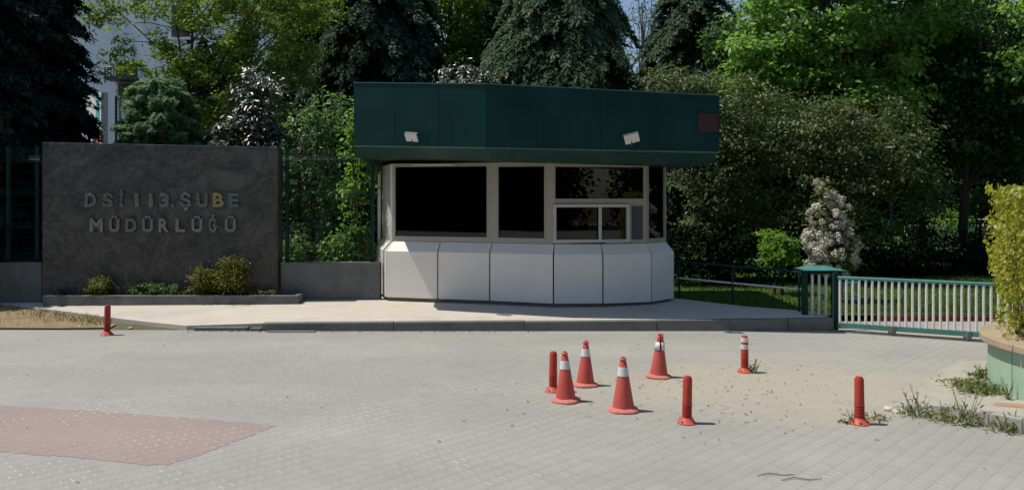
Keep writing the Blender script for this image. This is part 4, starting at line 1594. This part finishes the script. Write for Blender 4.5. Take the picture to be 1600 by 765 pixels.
def make_post(bands=False, mats=('post', 'post_base')):
    root = thing('flexible_post', 'x', 'post', (0, 0, 0), POST_G)
    mb = MB()
    mb.lathe([(.084, 0), (.086, .009), (.072, .018), (.056, .040), (.046, .052)], 20)
    b = mb.build('base', M[mats[1]], root)
    mb = MB()
    for k in range(4):
        th = math.pi / 4 + k * math.pi / 2
        x, y = .069 * math.cos(th), .069 * math.sin(th)
        mb.tube([(x, y, .012), (x, y, .028)], .010, 8)
    mb.build('bolt', M['lamp_body'], b)
    pr_ = [(.044, .050), (.044, .062)]
    z = .066
    for k in range(5):
        pr_ += [(.044, z), (.034, z + .003), (.034, z + .009), (.044, z + .011), (.044, z + .018)]
        z += .021
    pr_ += [(.042, .20), (.040, .392), (.037, .402), (.030, .404), (.030, .414), (.026, .417)]
    mb = MB()
    mb.lathe(pr_, 24)
    mb.build('tube', M[mats[0]], root)
    if bands:
        for z0_, z1_ in ((.265, .318), (.345, .396)):
            mb = MB()
            mb.lathe([(.0415, z0_), (.0432, z0_ + .001), (.0428, z1_ - .001), (.0405, z1_)], 24)
            mb.build('reflective_band', M['band'], root)
    return root


p0 = make_post()
p0.location, p0.rotation_euler = G(1073, 660.5), (0, R(1.2), 0)
p0['label'] = 'plain red post standing alone right of the nearest traffic cone'
dup(p0, G(1343, 661.5), R(30), 0, R(-.8), 1.0, 'plain red post near the right kerb and its weeds')
dup(p0, G(864, 611), R(10), 0, R(.6), .985, 'plain red post standing beside the left traffic cone')
p1 = make_post(True)
p1.location = G(1163.5, 581)
p1['label'] = 'red post with two white reflective bands'
p2 = make_post(False, ('dark_post', 'post_base'))
p2.location, p2.rotation_euler, p2.scale = G(167.5, 523), (0, R(.8), R(50)), (1.04,) * 3
p2['label'] = 'dark red post alone by the kerb in front of the stone sign'

# ------------------------------------------------------------------ background buildings
def facade(root, w, h, y0, rects, mat_wall, depth=8):
    mb = MB()
    mb.box(-w / 2, w / 2, 0, depth, 0, h)
    mb.build('wall', mat_wall, root)


bY = 46
bh = thing('apartment_block', 'pale blue apartment block seen between the trees at the left', 'building', (X(250, bY), bY, .3), rz=R(-8))
facade(bh, 13.0, 18, 0, [], M['house'])
for (px0, px1, py0, py1) in ((158, 184, 6, 24), (176, 212, 96, 122), (180, 216, 130, 152), (206, 226, -12, 9), (270, 300, 10, 60), (270, 300, 100, 150)):
    x0, x1, z0_, z1_ = X(px0, bY) - X(250, bY), X(px1, bY) - X(250, bY), Z(py1, bY) - .3, Z(py0, bY) - .3
    mb = MB()
    mb.box(x0, x1, -.06, .05, z0_, z1_)
    wd = mb.build('window', M['house_dark'], bh)
    mb = MB()
    mb.box(x0 - .1, x1 + .1, -.18, -.005, z0_ - .14, z0_ - .01)
    mb.build('sill', M['house_white'], wd)
mb = MB()
x0, x1 = X(176, bY) - X(250, bY), X(216, bY) - X(250, bY)
mb.box(x0, x1, -1.1, -.07, Z(122, bY) - .5, Z(122, bY) - .3)
for k in range(9):
    xx = x0 + (x1 - x0) * k / 8
    mb.tube([(xx, -1.05, Z(122, bY) - .31), (xx, -1.05, Z(108, bY) - .3)], .03, 5)
mb.tube([(x0, -1.05, Z(108, bY) - .3), (x1, -1.05, Z(108, bY) - .3)], .04, 5)
mb.build('balcony', M['house_dark'], bh)

wy = 23
mw = thing('painted_wall', 'white yard wall with teal and pink painted marks behind the stone sign', 'wall', (X(140, wy), wy, .2), rz=R(-46))
mb = MB()
mb.box(-2.2, 1.0, 0, .18, 0, Z(149, wy) - .2)
mb.build('wall_body', M['house_white'], mw)
mb = MB()
mb.box(.60, .86, -.012, -.002, Z(194, wy) - .2, Z(150, wy) - .22)
mb.build('painted_stripe', M['mural_teal'], mw)
for nm, x0, x1, py0, py1, mt in (('painted_figure', .56, .80, 205, 224, 'mural_pink'), ('painted_figure', .32, .52, 207, 224, 'mural_purple')):
    mb = MB()
    mb.prism([(x0, 0), (x1, 0), (x1 - .02, .01), (x0 + .02, .01)], Z(py1, wy) - .2, Z(py0, wy) - .2)
    for i, v in enumerate(mb.v):
        mb.v[i] = (v[0], v[1] - .014, v[2])
    mb.build(nm, M[mt], mw)

# chain link fence beside it
cf = thing('chain_link_fence', 'tall dark chain link fence behind the small pine at the left', 'fence', (X(180, 20), 20, .2))
fl = X(350, 20) - X(180, 20)
ft = Z(153, 20) - .2
mb = MB()
for k in range(-int(ft / .09), int(fl / .09)):
    for sgn in (1, -1):
        x0 = k * .09 if sgn > 0 else k * .09 + ft
        p, q = Vector((x0, 0, 0.02)), Vector((x0 + sgn * ft, 0, ft))
        # clip to panel
        def cl(a, b):
            pts_ = []
            for pt, ot in ((a, b), (b, a)):
                if pt.x < 0:
                    pt = pt.lerp(ot, (0 - pt.x) / (ot.x - pt.x))
                elif pt.x > fl:
                    pt = pt.lerp(ot, (fl - pt.x) / (ot.x - pt.x))
                pts_.append(pt)
            return pts_
        if max(p.x, q.x) <= 0 or min(p.x, q.x) >= fl:
            continue
        a, b = cl(p, q)
        mb.tube([a, b], .004, 4, False)
mb.build('wire_mesh', M['lamp_body'], cf)
for x in (0.02, .12, fl * .5, fl):
    mb = MB()
    mb.tube([(x, 0, 0), (x, 0, ft + .05)], .03, 8)
    mb.build('post', M['lamp_body'] if x != .12 else M['white_bar'], cf)
mb = MB()
mb.tube([(0, 0, ft), (fl, 0, ft)], .025, 8)
mb.tube([(0, 0, ft * .86), (fl, 0, ft * .86)], .02, 8)
mb.build('rail', M['lamp_body'], cf)

hb = thing('white_house', 'white house glimpsed through the leaves at the upper right', 'building', (X(1590, 50), 50, .4))
facade(hb, 7, Z(30, 50), 0, [], M['house_white'])
for k in range(3):
    mb = MB()
    mb.box(-2.6 + k * 1.9, -1.5 + k * 1.9, -.05, .05, 7.6, 9.2)
    mb.build('window', M['house_dark'], hb)
mb = MB()
mb.box(-3.8, 3.8, -.4, 8.3, Z(30, 50) + .002, Z(30, 50) + .4)
mb.build('roof', M['tile'], hb)

yw = 27
gw = thing('garden_wall', 'pale garden wall with a rail glimpsed under the dark trees behind the gate', 'wall', (X(1480, yw), yw, .3))
mb = MB()
mb.box(-1.35, 1.6, 0, .2, 0, Z(352, yw) - .3)
mb.build('wall_body', M['house_white'], gw)
mb = MB()
mb.tube([(-1.35, .1, Z(343, yw) - .3), (1.6, .1, Z(343, yw) - .3)], .03, 6)
for k in range(6):
    mb.tube([(-1.3 + k * .57, .1, Z(352, yw) - .3), (-1.3 + k * .57, .1, Z(343, yw) - .3)], .02, 6)
mb.build('rail', M['white_bar'], gw)
mb = MB()
mb.tube([(0, 0, 0), (0, 0, 2.3)], .05, 10)
mb.tube([(0, 0, 2.3), (0, 0, 2.36)], .07, 10)
o = mb.build('blue_pole', M['blue_pole'])
o.location = (X(1393, 24), 24, .25)
tag(o, 'thin blue pole standing under the dark trees behind the gate', 'pole')

# ------------------------------------------------------------------ trees and shrubs
def foot(px_, Y, z=.15):
    return (X(px_, Y), Y, z)


# dark conifers at the far left
conifer('dark_conifer', 'very dark dense conifer at the left edge behind the fence', foot(-14, 17.2), 7.6, 1.9, 'dark_conifer', .05, 260, 40, 34, .16, .3, .12, 'conifers behind the fence', .16, tuft_r=.2, flat=.9)
conifer('dark_conifer', 'dark conifer mostly outside the left edge, left of the dense one', foot(-72, 15.35), 6.6, 1.7, 'dark_conifer', .4, 160, 30, 26, .16, .3, .12, 'conifers behind the fence', .5, tuft_r=.2, flat=.9)
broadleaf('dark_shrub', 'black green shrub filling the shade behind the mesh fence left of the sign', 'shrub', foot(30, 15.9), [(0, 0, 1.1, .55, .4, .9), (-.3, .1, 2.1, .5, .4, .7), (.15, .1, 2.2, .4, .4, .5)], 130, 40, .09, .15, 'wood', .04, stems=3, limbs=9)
# thin yellow-green tree
broadleaf('slender_tree', 'slender tree with sparse yellow-green leaves above the stone sign', 'tree', foot(283, 18.5),
          [(-.6, .2, 4.6, 1.1, 1.0, .7), (.7, -.1, 5.2, 1.2, 1.0, .9), (1.9, .2, 5.0, 1.1, 1.0, 1.0), (.1, 0, 6.6, 1.5, 1.2, .8), (2.0, 0, 6.6, 1.2, 1.2, .8), (.2, 0, 3.7, .9, .8, .45), (1.6, .3, 3.9, .9, .7, .5), (-1.75, .1, 6.3, .6, .6, .7), (-1.3, .1, 5.2, .5, .5, .4)],
          300, 62, .115, .15, 'lime', .085, 'broadleaf trees behind the booth', 'bark', 6.6, limbs=22, aspect=.42, q0=.45)
broadleaf('slender_tree', 'leaning forked tree with yellow-green leaves right of the slender tree', 'tree', foot(308, 19.3),
          [(1.0, 0, 4.0, .9, .8, .6), (1.9, 0, 5.3, 1.1, .9, .8), (2.4, .2, 6.8, 1.3, 1.1, .9), (.6, 0, 6.2, .9, .8, .7)],
          120, 60, .115, .15, 'lime', .10, 'broadleaf trees behind the booth', 'bark_pale', 6.2, limbs=14, aspect=.42, q0=.4)
broadleaf('bare_tree', 'thin leaning bare tree in front of the white painted wall', 'tree', foot(143, 19.5),
          [(.1, 0, 3.0, .35, .3, .7)], 12, 10, .07, .1, 'lime', .05, None, 'bark', 3.3, limbs=9)
# small soft pine
conifer('small_pine', 'small fluffy soft green pine behind the top of the stone sign', foot(250, 17), 4.15, .78, 'pine', 1.7, 80, 18, 40, .15, .05, .35, None, .45, tuft_r=.13, flat=.9)
# glossy white-shining shrub
broadleaf('glossy_shrub', 'evergreen shrub with white-shining glossy leaves right of the small pine', 'shrub', foot(408, 16.8),
          [(0, 0, 3.5, .52, .5, .9), (-.5, -.1, 2.9, .5, .45, .55), (.1, 0, 2.5, .6, .5, .8), (-.25, 0, 4.2, .3, .3, .4), (.2, 0, 1.6, .55, .4, .8)],
          190, 46, .11, .13, 'glossy', .05, 'evergreen shrubs', stems=3, limbs=18, aspect=.42, upbias=.3, outbias=.5, nbias=(-.35, -.75, .7))
broadleaf('glossy_shrub', 'evergreen shrub with shining leaves showing above the booth roof', 'shrub', foot(748, 19.5),
          [(0, 0, 3.9, .9, .6, 1.0), (-.6, 0, 4.4, .6, .5, .7), (.7, 0, 4.2, .7, .5, .7)],
          170, 42, .115, .14, 'glossy', .06, 'evergreen shrubs', stems=3, limbs=18, aspect=.42, upbias=.3, outbias=.5, nbias=(-.35, -.75, .7))
# bushes behind the mesh fence
broadleaf('laurel_bush', 'tall mid green bush behind the mesh fence beside the stone sign', 'bush', foot(478, 16.2),
          [(0, 0, 2.6, .55, .5, 1.0), (.3, .1, 1.5, .6, .4, .9), (-.3, .2, 1.0, .6, .4, .7), (.5, .2, 3.4, .4, .4, .6)],
          130, 32, .10, .15, 'laurel', .05, 'bushes behind the mesh fence', stems=3, limbs=15, aspect=.5)
broadleaf('creeper_bush', 'bright leafy bush pressed against the mesh fence beside the booth', 'bush', foot(556, 15.25),
          [(0, 0, 1.5, .26, .2, .9), (.05, 0, 2.4, .22, .2, .7), (0, 0, 3.1, .16, .18, .5), (-.15, .1, .7, .4, .2, .4)],
          80, 26, .095, .11, 'fresh', .03, 'bushes behind the mesh fence', stems=3, limbs=12, aspect=.6)
broadleaf('laurel_bush', 'low leafy bush behind the mesh fence at its lower left', 'bush', foot(460, 15.1),
          [(0, 0, .75, .32, .2, .35), (.9, .1, .8, .4, .2, .4)], 40, 26, .09, .11, 'laurel', .03, 'bushes behind the mesh fence', stems=3, limbs=6, aspect=.6)
# big dark cedar
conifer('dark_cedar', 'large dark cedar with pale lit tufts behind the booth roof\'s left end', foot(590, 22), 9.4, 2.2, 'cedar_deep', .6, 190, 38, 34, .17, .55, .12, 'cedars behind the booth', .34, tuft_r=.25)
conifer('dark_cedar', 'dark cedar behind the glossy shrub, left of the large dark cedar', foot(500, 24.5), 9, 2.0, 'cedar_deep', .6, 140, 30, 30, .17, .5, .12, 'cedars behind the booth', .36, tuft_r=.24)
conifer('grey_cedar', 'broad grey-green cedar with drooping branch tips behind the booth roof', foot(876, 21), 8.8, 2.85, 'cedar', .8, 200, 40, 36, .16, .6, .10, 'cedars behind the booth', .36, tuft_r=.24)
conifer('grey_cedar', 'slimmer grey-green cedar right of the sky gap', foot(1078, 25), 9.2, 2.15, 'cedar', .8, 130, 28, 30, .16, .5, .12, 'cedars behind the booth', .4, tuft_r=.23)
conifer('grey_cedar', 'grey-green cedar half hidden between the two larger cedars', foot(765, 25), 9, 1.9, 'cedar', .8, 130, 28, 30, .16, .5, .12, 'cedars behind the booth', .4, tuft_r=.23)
broadleaf('twiggy_tree', 'thin twiggy tree with sparse small leaves in the sky gap between two grey cedars', 'tree', foot(1003, 25.5),
          [(0, 0, 6.9, .8, .7, 1.2), (-.3, 0, 5.6, .7, .6, .8), (.4, 0, 8.2, .7, .6, .8)], 90, 24, .09, .2, 'cedar', .07, 'broadleaf trees behind the booth', 'bark_pale', 8, limbs=40, aspect=.4, q0=.3)
broadleaf('light_green_tree', 'light yellow-green tree between the dark cedar and the grey cedar', 'tree', foot(703, 23.5),
          [(0, 0, 6.3, .75, .7, 1.2), (.1, 0, 7.8, 1.0, .9, 1.0), (-.2, 0, 4.9, .7, .7, .8)], 220, 46, .13, .22, 'lime', .12, 'broadleaf trees behind the booth', limbs=26, aspect=.5)
# olive-bronze shrubs right of the booth
broadleaf('olive_shrub', 'tall olive and bronze shrub rising beside the booth roof\'s right end', 'shrub', foot(1130, 17.4),
          [(0, 0, 2.6, 1.0, .8, 1.2), (.2, 0, 3.8, 1.0, .8, .7), (-.9, .1, 4.0, .75, .6, .6), (-1.3, .2, 4.3, .5, .5, .4), (.3, 0, 1.3, 1.1, .7, .9)],
          340, 46, .085, .15, 'olive', .07, 'olive shrubs by the gate', stems=4, limbs=28, aspect=.5, nbias=(-.25, -.45, .3))
broadleaf('olive_shrub', 'broad olive and bronze shrub behind the flowering shrub', 'shrub', foot(1300, 17.0),
          [(0, 0, 2.3, 1.2, .9, 1.0), (.7, 0, 2.85, 1.1, .9, .7), (-.8, 0, 3.0, 1.0, .8, .7), (0, .2, 1.3, 1.3, .7, .8), (1.3, 0, 2.5, .8, .7, .7), (-.2, 0, 3.4, .7, .7, .45), (1.75, 0, 2.9, .35, .4, .5), (.55, 0, 3.6, .25, .3, .45), (1.35, 0, 3.45, .3, .3, .5), (-1.1, 0, 3.7, .35, .4, .4), (1.9, 0, 2.0, .4, .4, .5)],
          460, 46, .085, .16, 'olive', .08, 'olive shrubs by the gate', stems=4, limbs=34, aspect=.5, nbias=(-.25, -.45, .3))
# bright maple and its neighbours
broadleaf('maple_tree', 'large bright green broadleaf tree at the upper right', 'tree', foot(1330, 19.6),
          [(-1.0, 0, 6.2, 1.6, 1.4, 1.3), (.8, 0, 6.6, 1.7, 1.4, 1.3), (-1.8, 0, 5.0, 1.2, 1.1, 1.0), (-.2, 0, 8.2, 2.0, 1.6, 1.2), (.3, 0, 4.9, 1.4, 1.2, .8), (1.7, 0, 6.4, .9, 1.0, .8), (-1.4, -.3, 3.9, .9, .8, .7), (-.5, -.7, 4.3, .9, .7, .6), (.6, -.7, 4.2, .8, .7, .5), (-2.4, -.2, 4.5, .6, .6, .5)],
          440, 70, .135, .20, 'maple', .16, 'broadleaf trees behind the booth', limbs=44, aspect=.75, trunk_top=7.5, q0=.4)
broadleaf('maple_tree', 'broadleaf tree with dark shaded crown at the right edge', 'tree', foot(1505, 20.8),
          [(-.5, 0, 5.0, 1.5, 1.3, 1.2), (1.0, 0, 5.2, 1.5, 1.3, 1.5), (.2, .2, 3.6, 1.7, 1.2, .9), (0, 0, 6.6, 2.0, 1.5, 1.2), (1.6, 0, 3.2, 1.0, 1.0, .9), (-1.0, .2, 3.0, .8, .8, .7)],
          460, 52, .125, .22, 'shade', .12, 'broadleaf trees behind the booth', limbs=40, aspect=.7, trunk_top=6)
broadleaf('maple_tree', 'bright green leafy branches of a tree just beyond the right edge', 'tree', foot(1660, 18),
          [(-.3, 0, 5.0, 1.0, 1.0, 1.4), (.5, 0, 6.2, 1.3, 1.2, 1.2), (.6, 0, 3.8, .9, .9, .6)], 120, 36, .13, .21, 'maple', .14, 'broadleaf trees behind the booth', limbs=20, aspect=.75)
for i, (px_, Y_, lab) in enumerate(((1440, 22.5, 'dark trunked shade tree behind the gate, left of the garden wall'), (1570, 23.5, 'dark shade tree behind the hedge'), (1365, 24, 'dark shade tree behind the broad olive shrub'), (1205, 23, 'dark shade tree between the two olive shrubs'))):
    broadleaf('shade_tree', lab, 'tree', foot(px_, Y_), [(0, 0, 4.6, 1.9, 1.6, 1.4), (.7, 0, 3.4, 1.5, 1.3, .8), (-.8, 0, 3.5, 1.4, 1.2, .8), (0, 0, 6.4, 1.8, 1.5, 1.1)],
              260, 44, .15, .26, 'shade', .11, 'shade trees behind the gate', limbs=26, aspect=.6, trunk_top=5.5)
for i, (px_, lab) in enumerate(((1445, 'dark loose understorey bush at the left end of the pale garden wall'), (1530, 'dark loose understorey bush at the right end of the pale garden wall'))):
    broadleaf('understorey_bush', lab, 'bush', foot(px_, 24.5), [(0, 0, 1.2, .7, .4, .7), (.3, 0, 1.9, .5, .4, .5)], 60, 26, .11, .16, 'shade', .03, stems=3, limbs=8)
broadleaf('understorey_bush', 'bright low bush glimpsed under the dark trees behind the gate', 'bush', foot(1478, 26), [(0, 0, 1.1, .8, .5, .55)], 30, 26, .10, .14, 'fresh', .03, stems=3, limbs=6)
broadleaf('understorey_bush', 'low sunlit bush beside the thin blue pole', 'bush', foot(1405, 25), [(0, 0, 1.2, .5, .4, .6)], 22, 24, .10, .14, 'laurel', .03, stems=3, limbs=6)
# bright bush and flowering shrub by the housing
broadleaf('bright_bush', 'small rounded bright green bush left of the flowering shrub', 'bush', foot(1212, 15.2, .12),
          [(0, 0, .78, .33, .28, .30), (.1, 0, 1.0, .22, .2, .2), (-.12, 0, 1.02, .18, .2, .26)], 60, 34, .07, .08, 'fresh', .03, stems=2, limbs=10, aspect=.6)
fs_ = broadleaf('flowering_shrub', 'tall shrub covered in cream white flower clusters behind the gate housing', 'shrub', foot(1296, 14.3, .12),
                [(0, 0, .95, .46, .38, .45), (-.02, 0, 1.5, .34, .3, .45), (-.05, 0, 1.95, .16, .16, .3)], 70, 20, .075, .09, 'olive', .035, stems=3, limbs=14)
nb = 190
Cc, dd = crown_clumps([(.05, 0, .85, .50, .42, .36), (-.2, 0, 1.12, .30, .3, .2), (-.04, 0, 1.55, .36, .33, .26), (.15, 0, 1.3, .3, .3, .2), (-.08, 0, 2.0, .17, .17, .30), (.22, 0, 1.75, .16, .2, .14)], nb, .92)
idx = np.repeat(np.arange(nb), 60)
off = sph(len(idx)) * (.045 + .04 * rng.random(nb)[idx])[:, None] * (.6 + .4 * rng.random(len(idx)))[:, None]
leaf_mesh('flower_clusters', Cc[idx] + off, off * 22 + dd[idx] * .3 + np.array([-.25, 0, 1.0]) + rng.normal(size=off.shape) * .3, rng.normal(size=off.shape), .036, .032, L['flower'], fs_, 0.4 * rng.random(len(idx)) + .6 * rng.random(nb)[idx])
# low plants along the lawn railing
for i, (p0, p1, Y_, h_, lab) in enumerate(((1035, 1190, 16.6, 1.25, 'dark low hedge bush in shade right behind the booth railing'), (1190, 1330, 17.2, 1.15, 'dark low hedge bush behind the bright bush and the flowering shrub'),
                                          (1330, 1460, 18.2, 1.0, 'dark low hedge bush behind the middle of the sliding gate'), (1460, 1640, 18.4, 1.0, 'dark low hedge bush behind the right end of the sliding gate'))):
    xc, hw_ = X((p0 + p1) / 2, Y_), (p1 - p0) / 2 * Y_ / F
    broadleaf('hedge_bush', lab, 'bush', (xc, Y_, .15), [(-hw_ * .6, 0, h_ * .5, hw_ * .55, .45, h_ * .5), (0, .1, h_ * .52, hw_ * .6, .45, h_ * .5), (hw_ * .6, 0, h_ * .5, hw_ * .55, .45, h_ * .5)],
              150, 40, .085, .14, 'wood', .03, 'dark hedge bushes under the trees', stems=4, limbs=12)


# woods: one mass far behind, one across the road behind the viewer (seen mirrored in the glass)
def wood(name, label, spans, y0, y1, n, leaf):
    P = []
    for (x0, x1, h) in spans:
        k = int(n * (x1 - x0))
        x = rng.uniform(x0, x1, k)
        hh = h * (.78 + .22 * np.sin(x * 1.7 + y0) * np.sin(x * .63)) * (1 - .25 * rng.random(k) ** 2)
        z = hh * rng.random(k) ** .8
        P.append(np.column_stack([x, rng.uniform(y0, y1, k), z]))
    P = np.concatenate(P)
    k = len(P)
    P += rng.normal(size=P.shape) * .3
    P[:, 2] = np.abs(P[:, 2])
    l_ = leaf * (.6 + .8 * rng.random(k))
    o = leaf_mesh(name, P, rng.normal(size=(k, 3)) * .7 + np.array([0, 0, .8]), rng.normal(size=(k, 3)) + np.array([0, 0, -.5]), l_, l_ * .55, L['wood'])
    tag(o, label, 'wood', kind='stuff')


wood('far_wood', 'dark mass of trees far behind the booth', [(-38, -20.5, 9), (-14, 3.5, 9), (3.5, 8, 7.5), (8, 36, 11)], 33, 38, 1500, .5)
wood('far_wood', 'dark trees across the road mirrored in the booth windows', [(-8, 14.0, 13), (18.0, 46, 13)], -25, -18, 3400, .36)
wood('far_wood', 'dark trees beyond the right edge mirrored in the booth corner glass', [(24, 30, 10)], 8, 34, 9000, .4)
wood('far_wood', 'nearer dark trees across the road mirrored in the large booth window', [(-40, -9, 12)], -18, -12, 3000, .4)
